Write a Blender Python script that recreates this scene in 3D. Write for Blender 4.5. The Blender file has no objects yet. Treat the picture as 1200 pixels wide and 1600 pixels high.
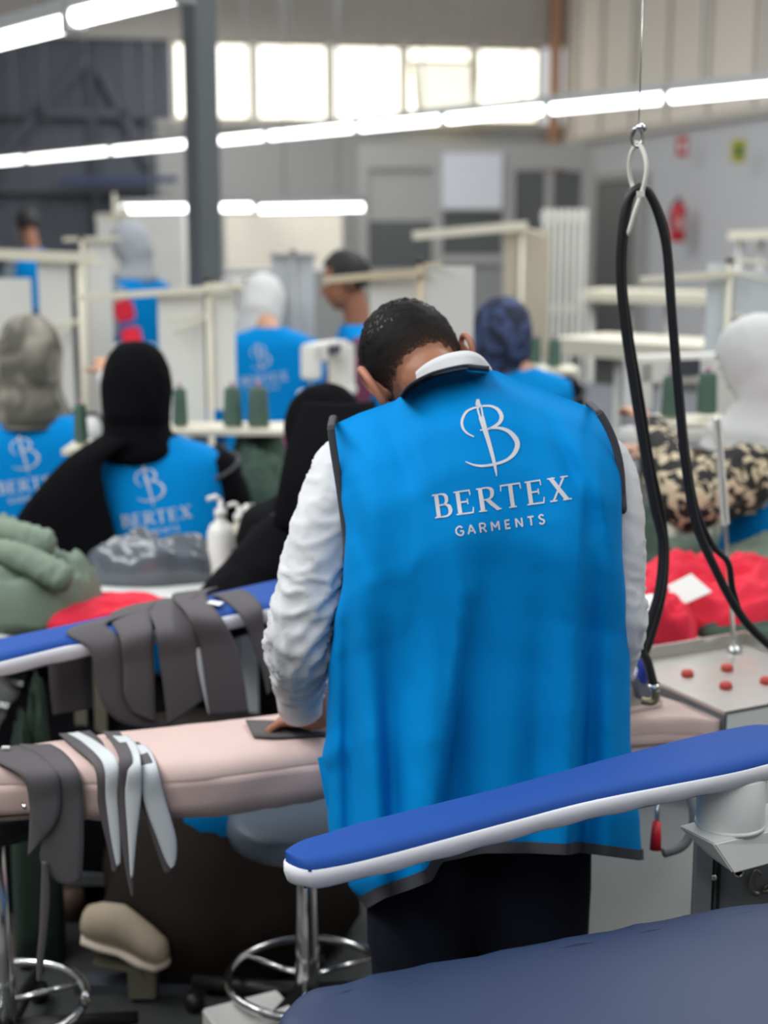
import bpy, bmesh, math, random
from mathutils import Vector, Matrix, noise
from mathutils.bvhtree import BVHTree

S = bpy.context.scene
COL = S.collection
PI = math.pi
# ------------------------------------------------------------------ camera
FPX, CAMH, PITCH = 2300.0, 1.72, math.radians(11.3)
cam = bpy.data.cameras.new('camera')
cam.sensor_fit = 'HORIZONTAL'; cam.sensor_width = 36.0
cam.lens = 36.0 * FPX / 1200.0
cam.clip_start = 0.05; cam.clip_end = 200
cam.dof.use_dof = True; cam.dof.focus_distance = 2.17; cam.dof.aperture_fstop = 3.4
cam_o = bpy.data.objects.new('camera', cam); COL.objects.link(cam_o)
cam_o.location = (0, 0, CAMH); cam_o.rotation_euler = (PI/2 - PITCH, 0, 0)
S.camera = cam_o
# ------------------------------------------------------------------ world, light, exposure
W = bpy.data.worlds.new('world'); S.world = W; W.use_nodes = True
W.node_tree.nodes['Background'].inputs[0].default_value = (0.93, 0.97, 1.0, 1)
W.node_tree.nodes['Background'].inputs[1].default_value = 0.68
S.view_settings.view_transform = 'Standard'; S.view_settings.look = 'None'
S.view_settings.gamma = 1; S.view_settings.use_curve_mapping = False
S.view_settings.exposure = 0.0
def area(name, loc, sx, sy, rz, power):
    l = bpy.data.lights.new(name, 'AREA'); l.shape = 'RECTANGLE'; l.size = sx; l.size_y = sy; l.energy = power
    l.color = (0.97, 0.99, 1.0)
    o = bpy.data.objects.new(name, l); COL.objects.link(o); o.location = loc; o.rotation_euler = (0, 0, rz)
TH = math.radians(27)                       # the workshop's rows run at this angle to the picture
area('added_overhead_light', (-1.6, 0.8, 3.6), 0.5, 6.0, TH, 150)  # area lights added overhead for directional top light
area('added_overhead_light', (3.0, 3.0, 4.2), 0.5, 8.0, TH, 110)
area('added_overhead_light', (-3.2, 5.0, 4.2), 0.5, 8.0, TH, 110)
area('added_overhead_light', (0.5, 9.0, 4.2), 0.5, 8.0, TH, 170)
area('added_overhead_light', (-1.0, 15.0, 4.4), 0.5, 8.0, TH, 200)  # added to brighten the far end of the hall

# ------------------------------------------------------------------ pixels (1200x1600) to places
cp, sp_ = math.cos(PITCH), math.sin(PITCH)
def ray(px, py):
    x = (px-600)/FPX; v = (800-py)/FPX
    return Vector((x, cp + v*sp_, -sp_ + v*cp))
def P(px, py, d):                           # the place at distance d ahead
    r = ray(px, py); return Vector((0, 0, CAMH)) + r*(d/r.y)
def PZ(px, py, z):                          # the place at height z
    r = ray(px, py); return Vector((0, 0, CAMH)) + r*((z-CAMH)/r.z)
A = Vector((math.cos(TH), math.sin(TH), 0)); B = Vector((-math.sin(TH), math.cos(TH), 0)); Z = Vector((0, 0, 1))
# ------------------------------------------------------------------ materials
MATS = {}
def lin(c): return tuple(((x/255+0.055)/1.055)**2.4 if x/255 > 0.04045 else x/255/12.92 for x in c)
def mat(name, rgb, rough=0.6, metal=0.0, var=0.06, vs=8.0, bump=0.0, bs=60.0, emit=0.0, sheen=0.0, spec=None, coat=0.0):
    if name in MATS: return MATS[name]
    m = bpy.data.materials.new(name); m.use_nodes = True; nt = m.node_tree; b = nt.nodes['Principled BSDF']
    c = lin(rgb)
    tc = nt.nodes.new('ShaderNodeTexCoord')
    n = nt.nodes.new('ShaderNodeTexNoise'); n.inputs['Scale'].default_value = vs; n.inputs['Detail'].default_value = 4
    nt.links.new(tc.outputs['Object'], n.inputs['Vector'])
    r = nt.nodes.new('ShaderNodeMix'); r.data_type = 'RGBA'
    nt.links.new(n.outputs['Fac'], r.inputs['Factor'])
    r.inputs[6].default_value = tuple(max(0, x*(1-var)) for x in c) + (1,)
    r.inputs[7].default_value = tuple(min(1, x*(1+var)) for x in c) + (1,)
    nt.links.new(r.outputs[2], b.inputs['Base Color'])
    b.inputs['Roughness'].default_value = rough; b.inputs['Metallic'].default_value = metal
    if spec is not None: b.inputs['Specular IOR Level'].default_value = spec
    if sheen: b.inputs['Sheen Weight'].default_value = sheen
    if coat: b.inputs['Coat Weight'].default_value = coat
    if emit:
        b.inputs['Emission Color'].default_value = c + (1,); b.inputs['Emission Strength'].default_value = emit
    if bump:
        n2 = nt.nodes.new('ShaderNodeTexNoise'); n2.inputs['Scale'].default_value = bs; n2.inputs['Detail'].default_value = 3
        nt.links.new(tc.outputs['Object'], n2.inputs['Vector'])
        bp = nt.nodes.new('ShaderNodeBump'); bp.inputs['Strength'].default_value = bump; bp.inputs['Distance'].default_value = 0.004
        nt.links.new(n2.outputs['Fac'], bp.inputs['Height']); nt.links.new(bp.outputs['Normal'], b.inputs['Normal'])
    MATS[name] = m; return m
def patch_mat(name, c1, c2, scale, lo=0.45, hi=0.55, rough=0.8, kind='noise', dist=0.0):   # two-coloured print
    if name in MATS: return MATS[name]
    m = mat(name, c1, rough); nt = m.node_tree; b = nt.nodes['Principled BSDF']
    tc = nt.nodes.new('ShaderNodeTexCoord')
    n = nt.nodes.new('ShaderNodeTexNoise'); n.inputs['Scale'].default_value = scale; n.inputs['Detail'].default_value = 1.5
    n.inputs['Distortion'].default_value = dist
    nt.links.new(tc.outputs['Object'], n.inputs['Vector'])
    cr = nt.nodes.new('ShaderNodeValToRGB'); cr.color_ramp.elements[0].position = lo; cr.color_ramp.elements[1].position = hi
    cr.color_ramp.elements[0].color = lin(c1)+(1,); cr.color_ramp.elements[1].color = lin(c2)+(1,)
    nt.links.new(n.outputs['Fac'], cr.inputs['Fac']); nt.links.new(cr.outputs['Color'], b.inputs['Base Color'])
    return m
BLUE = mat('vest_blue', (0, 133, 206), 0.8, var=0.03, bump=0.05, bs=400, spec=0.08)
TRIM = mat('vest_trim_grey', (66, 66, 72), 0.8)
SHIRT = mat('white_shirt_cotton', (217, 217, 218), 0.85, var=0.02, bump=0.55, bs=26)
SKIN = mat('brown_skin', (160, 108, 82), 0.55, var=0.06, vs=14)
SKIN2 = mat('light_brown_skin', (196, 146, 118), 0.55)
BLACKCL = mat('black_cloth', (13, 13, 17), 0.95, var=0.15, spec=0.15)
NAVYTR = mat('black_navy_trousers', (16, 18, 30), 0.9, var=0.15, bump=0.1, bs=40, spec=0.2)
ROYAL = mat('royal_blue_cover', (24, 72, 150), 0.7, var=0.04, bump=0.05, bs=500, spec=0.3)
BAND = mat('white_elastic_band', (226, 226, 232), 0.8, var=0.03, bump=0.12, bs=90)
NAVY = mat('navy_vinyl', (45, 57, 86), 0.55, var=0.05, vs=5, bump=0.06, bs=14, spec=0.4)
PINK = mat('dusty_pink_cloth', (206, 180, 172), 0.9, var=0.07, vs=5, bump=0.25, bs=18)
STRIP = mat('dark_grey_twill', (84, 80, 82), 0.85, var=0.05, bump=0.05, bs=300)
LINING = mat('pale_grey_interlining', (196, 200, 202), 0.85, var=0.03)
WHITEMET = mat('white_painted_metal', (226, 228, 224), 0.4, var=0.03, vs=3)
CREAM = mat('cream_painted_metal', (222, 216, 196), 0.5, var=0.04)
GREYMET = mat('grey_painted_metal', (104, 108, 112), 0.45, var=0.05, vs=4)
STEEL = mat('brushed_steel', (205, 203, 198), 0.3, 1.0, var=0.08, vs=20, bump=0.05, bs=30)
CHROME = mat('chrome', (215, 215, 215), 0.15, 1.0, var=0.02)
RUBBER = mat('black_rubber', (18, 18, 21), 0.45, var=0.1)
REDRUB = mat('red_silicone', (190, 68, 58), 0.6)
GREEN = mat('sage_green_fabric', (120, 136, 120), 0.9, var=0.1, vs=6, bump=0.15, bs=40)
DGREEN = mat('dark_green_fabric', (66, 88, 76), 0.9, var=0.12, vs=6, bump=0.15, bs=40)
THREAD = mat('green_thread', (72, 98, 86), 0.75, var=0.12, bump=0.3, bs=260)
RED = mat('red_fabric', (222, 36, 62), 0.85, var=0.08, vs=6, bump=0.15, bs=40)
LOGO = mat('silver_embroidery', (206, 206, 212), 0.5, var=0.04)
PLASTIC = mat('white_plastic', (236, 234, 228), 0.4, var=0.02)
FLOOR = mat('grey_concrete', (60, 61, 60), 0.5, var=0.15, vs=3)
TUBE = mat('lit_tube', (255, 255, 252), 0.4, emit=6.0)
# ------------------------------------------------------------------ building blocks
def world_inv(parent):
    return Matrix.Identity(4) if parent is None else PARENT_INV[parent.name]
PARENT_INV = {}
def thing(name, label, cat, loc=(0, 0, 0), rz=0.0, group=None):
    o = bpy.data.objects.new(name, None); COL.objects.link(o)
    o.location = loc; o.rotation_euler = (0, 0, rz); o.empty_display_size = 0.05
    o['label'] = label; o['category'] = cat
    if group: o['group'] = group
    PARENT_INV[o.name] = (Matrix.Translation(Vector(loc)) @ Matrix.Rotation(rz, 4, 'Z')).inverted()
    return o
def tag(o, label, cat, group=None, kind=None):
    o['label'] = label; o['category'] = cat
    if group: o['group'] = group
    if kind: o['kind'] = kind
    return o
def root_of(p):
    while p.parent: p = p.parent
    return p
def mesh(name, verts, faces, m, parent=None, smooth=True, local=False, recalc=True):
    """verts in world coordinates (or in the thing's own when local); parts go under the thing or part"""
    me = bpy.data.meshes.new(name)
    if parent is not None and not local:
        inv = PARENT_INV[root_of(parent).name]; verts = [inv @ Vector(v) for v in verts]
    if parent is None:                       # origin at the base of the thing
        vs = [Vector(v) for v in verts]
        o0 = Vector((sum(v.x for v in vs)/len(vs), sum(v.y for v in vs)/len(vs), min(v.z for v in vs)))
        verts = [v-o0 for v in vs]
    me.from_pydata([tuple(v) for v in verts], [], faces); me.update()
    if recalc:
        bm = bmesh.new(); bm.from_mesh(me); bmesh.ops.recalc_face_normals(bm, faces=bm.faces); bm.to_mesh(me); bm.free()
    if smooth: me.polygons.foreach_set('use_smooth', [True]*len(me.polygons))
    me.materials.append(m)
    o = bpy.data.objects.new(name, me); COL.objects.link(o)
    if parent is not None: o.parent = parent
    else:
        o.location = o0; PARENT_INV[o.name] = Matrix.Translation(-o0)
    return o
def struct(name, verts, faces, m, smooth=False):
    o = mesh(name, verts, faces, m, None, smooth); o['kind'] = 'structure'; return o
BOXF = [(0,1,3,2),(4,6,7,5),(0,4,5,1),(2,3,7,6),(0,2,6,4),(1,5,7,3)]
def boxv(c, s, ax=None):
    ax = ax or (Vector((1,0,0)), Vector((0,1,0)), Z); c = Vector(c)
    return [c + ax[0]*(s[0]/2*i) + ax[1]*(s[1]/2*j) + ax[2]*(s[2]/2*k) for i in (-1,1) for j in (-1,1) for k in (-1,1)]
ROW = (A, B, Z)
def box(name, c, s, m, parent=None, ax=None, bevel=0.0, local=False):
    o = mesh(name, boxv(c, s, ax), BOXF, m, parent, smooth=False, local=local)
    if bevel:
        bm = bmesh.new(); bm.from_mesh(o.data)
        bmesh.ops.bevel(bm, geom=bm.edges[:], offset=bevel, segments=2, affect='EDGES', clamp_overlap=True)
        bm.to_mesh(o.data); bm.free()
    return o
def bar(name, p, q, w, h, m, parent=None):
    p, q = Vector(p), Vector(q); d = (q-p); L = d.length; d.normalize()
    s = d.cross(Z); s = s.normalized() if s.length > 1e-3 else Vector((1,0,0)); u = s.cross(d)
    return box(name, (p+q)/2, (L, w, h), m, parent, (d, s, u))
def cat(pts, n):                             # Catmull-Rom through the points, n per span
    if not isinstance(pts[0], (Vector, tuple, list)): pts = [(p,) for p in pts]; flat = True
    else: flat = False
    pts = [tuple(p) for p in pts]; out = []
    for i in range(len(pts)-1):
        a, b, c, d = pts[max(i-1,0)], pts[i], pts[i+1], pts[min(i+2,len(pts)-1)]
        for k in range(n):
            t = k/n
            out.append(tuple(0.5*((2*b[j]) + (c[j]-a[j])*t + (2*a[j]-5*b[j]+4*c[j]-d[j])*t*t + (3*b[j]-a[j]-3*c[j]+d[j])*t**3) for j in range(len(b))))
    out.append(pts[-1])
    return [p[0] for p in out] if flat else [Vector(p) if len(p) == 3 else p for p in out]
def interp(tab, x):                          # tab: [(x, y)...]
    if x <= tab[0][0]: return tab[0][1]
    for (x0, y0), (x1, y1) in zip(tab, tab[1:]):
        if x <= x1: return y0 + (y1-y0)*(x-x0)/(x1-x0)
    return tab[-1][1]
def sinterp(tab, x):
    if x <= tab[0][0]: return tab[0][1]
    for (x0, y0), (x1, y1) in zip(tab, tab[1:]):
        if x <= x1:
            t = (x-x0)/(x1-x0); t = t*t*(3-2*t); return y0 + (y1-y0)*t
    return tab[-1][1]
def ringfaces(nr, n, cap=True, off=0, closed=True):
    f = []
    for i in range(nr-1):
        for j in range(n if closed else n-1):
            k = (j+1) % n
            f.append((off+i*n+j, off+i*n+k, off+(i+1)*n+k, off+(i+1)*n+j))
    if cap and closed:
        f.append(tuple(off+j for j in range(n))); f.append(tuple(off+(nr-1)*n+j for j in range(n)))
    return f
def tubev(pts, rad, n=10, wob=None):
    pts = [Vector(p) for p in pts]; N = len(pts)
    if not isinstance(rad, (list, tuple)): rad = [rad]*N
    t0 = (pts[1]-pts[0]).normalized(); up = Vector((0,0,1)) if abs(t0.z) < 0.9 else Vector((1,0,0))
    s = t0.cross(up).normalized(); vs = []
    for i, p in enumerate(pts):
        t = (pts[min(i+1,N-1)]-pts[max(i-1,0)]).normalized()
        s = (s - t*s.dot(t)).normalized(); u = t.cross(s)
        for j in range(n):
            a = 2*PI*j/n; r = rad[i]
            if wob: r *= wob(i/(N-1), a)
            vs.append(p + (s*math.cos(a)+u*math.sin(a))*r)
    return vs, ringfaces(N, n)
def tube(name, pts, rad, m, parent=None, n=10, wob=None, local=False):
    v, f = tubev(pts, rad, n, wob); return mesh(name, v, f, m, parent, local=local)
def lathe(name, c, prof, m, parent=None, n=20, local=False, axis=None):
    c = Vector(c); ax = axis or (Vector((1,0,0)), Vector((0,1,0)), Z); vs = []
    for r, z in prof:
        for j in range(n):
            a = 2*PI*j/n; vs.append(c + ax[0]*(r*math.cos(a)) + ax[1]*(r*math.sin(a)) + ax[2]*z)
    return mesh(name, vs, ringfaces(len(prof), n), m, parent, local=local)
def autosmooth(o, deg=35):
    o.data.polygons.foreach_set('use_smooth', [True]*len(o.data.polygons))
    try: o.data.set_sharp_from_angle(angle=math.radians(deg))
    except Exception: pass
    return o
def solid(o, t, off=0):
    md = o.modifiers.new('thickness', 'SOLIDIFY'); md.thickness = t; md.offset = off; return o
def outline_inset(pts, d):
    n = len(pts); out = []
    for i in range(n):
        a, b, c = pts[i-1], pts[i], pts[(i+1) % n]
        e1 = Vector((b[0]-a[0], b[1]-a[1])); e2 = Vector((c[0]-b[0], c[1]-b[1]))
        t = (e1.normalized()+e2.normalized()); t = t.normalized() if t.length > 1e-6 else e2.normalized()
        out.append((b[0]-t.y*d, b[1]+t.x*d))
    return out
def ccw(pts):
    s = sum(p[0]*q[1]-q[0]*p[1] for p, q in zip(pts, pts[1:]+pts[:1]))
    return pts if s > 0 else pts[::-1]
def slab(name, pts, rows, m, parent=None, wob=None):
    """rows: [(inset, z)...] from bottom to top over the outline pts"""
    pts = ccw([(p[0], p[1]) for p in pts]); vs = []; n = len(pts)
    for q, (ins, z) in enumerate(rows):
        r = outline_inset(pts, ins) if abs(ins) > 1e-9 else pts
        for k, p in enumerate(r):
            v = Vector((p[0], p[1], z)); vs.append(v + wob(q, k, n, v) if wob else v)
    return mesh(name, vs, ringfaces(len(rows), n), m, parent)
def by_length(pts, n):                       # n points evenly along a polyline
    pts = [Vector((p[0], p[1])) for p in pts]; L = [0]
    for a, b in zip(pts, pts[1:]): L.append(L[-1]+(b-a).length)
    out = []; k = 0
    for i in range(n):
        t = L[-1]*i/(n-1)
        while k < len(pts)-2 and L[k+1] < t: k += 1
        out.append(pts[k].lerp(pts[k+1], (t-L[k])/max(1e-9, L[k+1]-L[k])))
    return out
def cushion(name, far, near, z, dome, drop, m, parent, n=90, cross=15, wob=0.0):
    """a softly domed top between two long edges"""
    F, N = by_length(far, n), by_length(near, n); vs = []
    for i, (f, q) in enumerate(zip(F, N)):
        for k in range(cross):
            t = (1-math.cos(PI*k/(cross-1)))/2; p = f.lerp(q, t); e = (2*t-1)
            zz = z + dome*(1-e**6) - drop*(1-math.sqrt(max(0, 1-abs(e)**9)))
            if wob: zz += wob*noise.noise(Vector((p.x*9, p.y*9, 1)))*(1-e**8) + wob*0.5*noise.noise(Vector((p.x*25, p.y*25, 6)))*(1-e**8)
            vs.append((p.x, p.y, zz))
        for k in (0.75, 0.25): p = f.lerp(q, k); vs.append((p.x, p.y, z-drop-0.004))
    return mesh(name, vs, ringfaces(n, cross+2), m, parent)
def resample(pts, step):
    pts = [Vector((p[0], p[1])) for p in pts]; out = []
    for a, b in zip(pts, pts[1:]+pts[:1]):
        k = max(1, int((b-a).length/step))
        for i in range(k): q = a.lerp(b, i/k); out.append((q.x, q.y))
    return out
def chaikin(pts, it=2):
    for _ in range(it):
        o = []
        for a, b in zip(pts, pts[1:]+pts[:1]):
            o.append((a[0]*.75+b[0]*.25, a[1]*.75+b[1]*.25)); o.append((a[0]*.25+b[0]*.75, a[1]*.25+b[1]*.75))
        pts = o
    return pts
def ribbon(name, sts, m, parent=None, t=0.0025, n=6, cross=5, belly=0.0):
    """a strip of cloth: stations (left point, right point) in the world"""
    L = cat([s[0] for s in sts], n); R = cat([s[1] for s in sts], n); vs = []
    for l, r in zip(L, R):
        for k in range(cross):
            f = k/(cross-1); v = l.lerp(r, f); v = v + Vector((0, -belly*math.sin(PI*f), 0)); vs.append(v)
    o = mesh(name, vs, ringfaces(len(L), cross, False, 0, False), m, parent, recalc=False)
    return solid(o, t)
def heap(name, c, rx, ry, h, rz, m, seed, label=None, cat_=None, group=None, folds=7, amp=0.25, parent=None, pw=0.75, n=76, nr=32):
    """a crumpled heap of cloth: a mound with soft ridged folds, flat underneath"""
    c = Vector(c); vs = []; off = Vector((seed*3.7, seed*1.9, seed*5.3))
    for i in range(nr):
        a = i/(nr-1)*PI/2
        for j in range(n):
            th = 2*PI*j/n; r = math.sin(a)**0.8; x, y = math.cos(th)*r, math.sin(th)*r
            edge = 1 + 0.2*noise.noise(Vector((math.cos(th)*1.5, math.sin(th)*1.5, seed)))
            nz = noise.noise(Vector((x*1.6, y*1.6, 0))+off)
            rid = 1-abs(noise.noise(Vector((x*folds*0.22+nz, y*folds*0.5+nz*1.5, 1.7))+off))*2
            z = math.cos(a)**pw*(0.8+0.35*nz) + amp*rid*(0.15+math.cos(a)**0.5*0.85)*0.8
            rid2 = 1-abs(noise.noise(Vector((x*folds*0.6+nz*2, y*folds*0.75-nz, 4.1))+off))*2.4
            z += amp*0.3*rid2*math.cos(a)**0.4
            if i == nr-1: z = 0
            X, Y = x*rx*edge, y*ry*edge
            vs.append(c + Vector((X*math.cos(rz)-Y*math.sin(rz), X*math.sin(rz)+Y*math.cos(rz), max(0.0, z)*h)))
    o = mesh(name, vs, ringfaces(nr, n), m, parent)
    if label: tag(o, label, cat_, group)
    return o
def smooth_union(name, parts, m, parent, voxel, local=False, it=3):
    """one continuous surface out of overlapping limbs: ('cap', p, q, r0, r1) or ('ell', c, (rx,ry,rz), axes)"""
    vs, fs = [], []
    for p in parts:
        o = len(vs)
        if p[0] == 'cap':
            a, b, r0, r1 = Vector(p[1]), Vector(p[2]), p[3], p[4]; d = (b-a); L = d.length; d.normalize()
            s = d.cross(Z); s = s.normalized() if s.length > 1e-3 else Vector((1,0,0)); u = d.cross(s); n = 14; rows = []
            for k in range(5): an = -PI/2 + PI/2*k/4*0.98+0.02; rows.append((math.sin(an)*r0, math.cos(an)*r0))
            for k in range(5): an = PI/2*k/4*0.98; rows.append((L+math.sin(an)*r1, math.cos(an)*r1))
            for x, r in rows:
                for j in range(n): q = 2*PI*j/n; vs.append(a + d*x + (s*math.cos(q)+u*math.sin(q))*r)
            fs += ringfaces(len(rows), n, True, o)
        else:
            c, R, ax = Vector(p[1]), p[2], (p[3] if len(p) > 3 and p[3] else (Vector((1,0,0)), Vector((0,1,0)), Z)); n, k = 18, 11
            for i in range(k):
                an = -PI/2*0.985 + PI*0.985*i/(k-1)
                for j in range(n):
                    q = 2*PI*j/n; vs.append(c + ax[0]*(R[0]*math.cos(an)*math.cos(q)) + ax[1]*(R[1]*math.cos(an)*math.sin(q)) + ax[2]*(R[2]*math.sin(an)))
            fs += ringfaces(k, n, True, o)
    ob = mesh(name, vs, fs, m, parent, local=local)
    md = ob.modifiers.new('union', 'REMESH'); md.mode = 'VOXEL'; md.voxel_size = voxel; md.use_smooth_shade = True
    sm = ob.modifiers.new('soft', 'SMOOTH'); sm.iterations = it; sm.factor = 0.5
    dg = bpy.context.evaluated_depsgraph_get(); me = bpy.data.meshes.new_from_object(ob.evaluated_get(dg))
    ob.modifiers.clear(); ob.data = me
    me.polygons.foreach_set('use_smooth', [True]*len(me.polygons))
    return ob
def axes_from(fwd, up):
    f = Vector(fwd).normalized(); u = Vector(up); u = (u - f*u.dot(f)).normalized(); return (f.cross(u), f, u)   # right, forward, up
def hand_parts(w, fwd, down, side, curl=0.5, sc=1.0):
    """palm and five unequal bent fingers from the wrist w; side is the thumb's direction"""
    f = Vector(fwd).normalized(); n = Vector(down); n = (n - f*n.dot(f)).normalized(); s = Vector(side); s = (s - f*s.dot(f) - n*s.dot(n)).normalized()
    w = Vector(w); out = [('ell', w + f*0.045*sc, (0.04*sc, 0.052*sc, 0.016*sc), (s, f, n)), ('cap', w - f*0.02, w + f*0.02*sc, 0.024*sc, 0.026*sc)]
    for k, (o, L) in enumerate([(0.028, 0.072), (0.010, 0.080), (-0.009, 0.074), (-0.027, 0.058)]):
        b = w + f*0.082*sc + s*o*sc; r = 0.0088*sc; d1 = (f*math.cos(curl*0.6) + n*math.sin(curl*0.6)); d2 = (f*math.cos(curl*1.5) + n*math.sin(curl*1.5)); d3 = (f*math.cos(curl*2.2)+n*math.sin(curl*2.2))
        p1 = b + d1*L*0.45*sc; p2 = p1 + d2*L*0.32*sc; p3 = p2 + d3*L*0.23*sc
        out += [('cap', b - f*0.012*sc, p1, r*1.05, r), ('cap', p1, p2, r, r*0.92), ('cap', p2, p3, r*0.92, r*0.75)]
    b = w + f*0.03*sc + s*0.032*sc; d = (f*0.6 + s*0.75 + n*0.35).normalized(); p1 = b + d*0.042*sc; p2 = p1 + (f*0.75+s*0.4+n*0.5).normalized()*0.03*sc
    out += [('cap', b, p1, 0.0125*sc, 0.0105*sc), ('cap', p1, p2, 0.0105*sc, 0.008*sc)]
    return out
def head_parts(c, ax, s=1.0):
    r, f, u = ax; c = Vector(c)
    return [('ell', c + u*0.025*s - f*0.008*s, (0.076*s, 0.094*s, 0.092*s), ax), ('ell', c - u*0.035*s + f*0.028*s, (0.058*s, 0.066*s, 0.078*s), ax),
            ('ell', c - u*0.088*s + f*0.06*s, (0.026*s, 0.022*s, 0.02*s), ax),
            ('cap', c + u*0.012*s + f*0.085*s, c - u*0.024*s + f*0.105*s, 0.009*s, 0.013*s),
            ('ell', c + u*0.03*s + f*0.076*s, (0.05*s, 0.016*s, 0.010*s), ax),
            ('ell', c - u*0.058*s + f*0.088*s, (0.022*s, 0.010*s, 0.009*s), ax),
            ('ell', c + r*0.077*s - u*0.005*s - f*0.006*s, (0.010*s, 0.018*s, 0.032*s), (r, (f-r*0.5).normalized(), u)),
            ('ell', c - r*0.077*s - u*0.005*s - f*0.006*s, (0.010*s, 0.018*s, 0.032*s), (r, (f+r*0.5).normalized(), u))]
EYEW = mat('eye_white', (230, 226, 220), 0.2); EYED = mat('dark_iris', (30, 20, 15), 0.2); LIPS = mat('lips', (150, 84, 78), 0.5)
BROW = mat('black_hair', (22, 20, 20), 0.6, var=0.3, vs=60, bump=0.5, bs=200)
def ball(name, c, R, ax, m, parent, local=False, n=12, k=8):
    vs = []; c = Vector(c)
    for i in range(k):
        an = -PI/2*0.97 + PI*0.97*i/(k-1)
        for j in range(n):
            q = 2*PI*j/n; vs.append(c + ax[0]*(R[0]*math.cos(an)*math.cos(q)) + ax[1]*(R[1]*math.cos(an)*math.sin(q)) + ax[2]*(R[2]*math.sin(an)))
    return mesh(name, vs, ringfaces(k, n), m, parent, local=local)
def face_features(c, ax, parent, local=False, s=1.0):
    r, f, u = ax; c = Vector(c)
    for e in (-1, 1):
        eye = ball('eye', c + r*0.03*e*s + f*0.083*s + u*0.012*s, (0.013*s, 0.008*s, 0.007*s), ax, EYEW, parent, local, 10, 6)
        ball('iris', c + r*0.03*e*s + f*0.090*s + u*0.012*s, (0.006*s, 0.0025*s, 0.006*s), ax, EYED, eye, local, 8, 5)
        ball('eyebrow', c + r*0.031*e*s + f*0.09*s + u*0.034*s, (0.02*s, 0.004*s, 0.004*s), ax, BROW, parent, local, 8, 5)
    ball('mouth', c - u*0.058*s + f*0.097*s, (0.022*s, 0.004*s, 0.005*s), ax, LIPS, parent, local, 10, 5)
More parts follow.
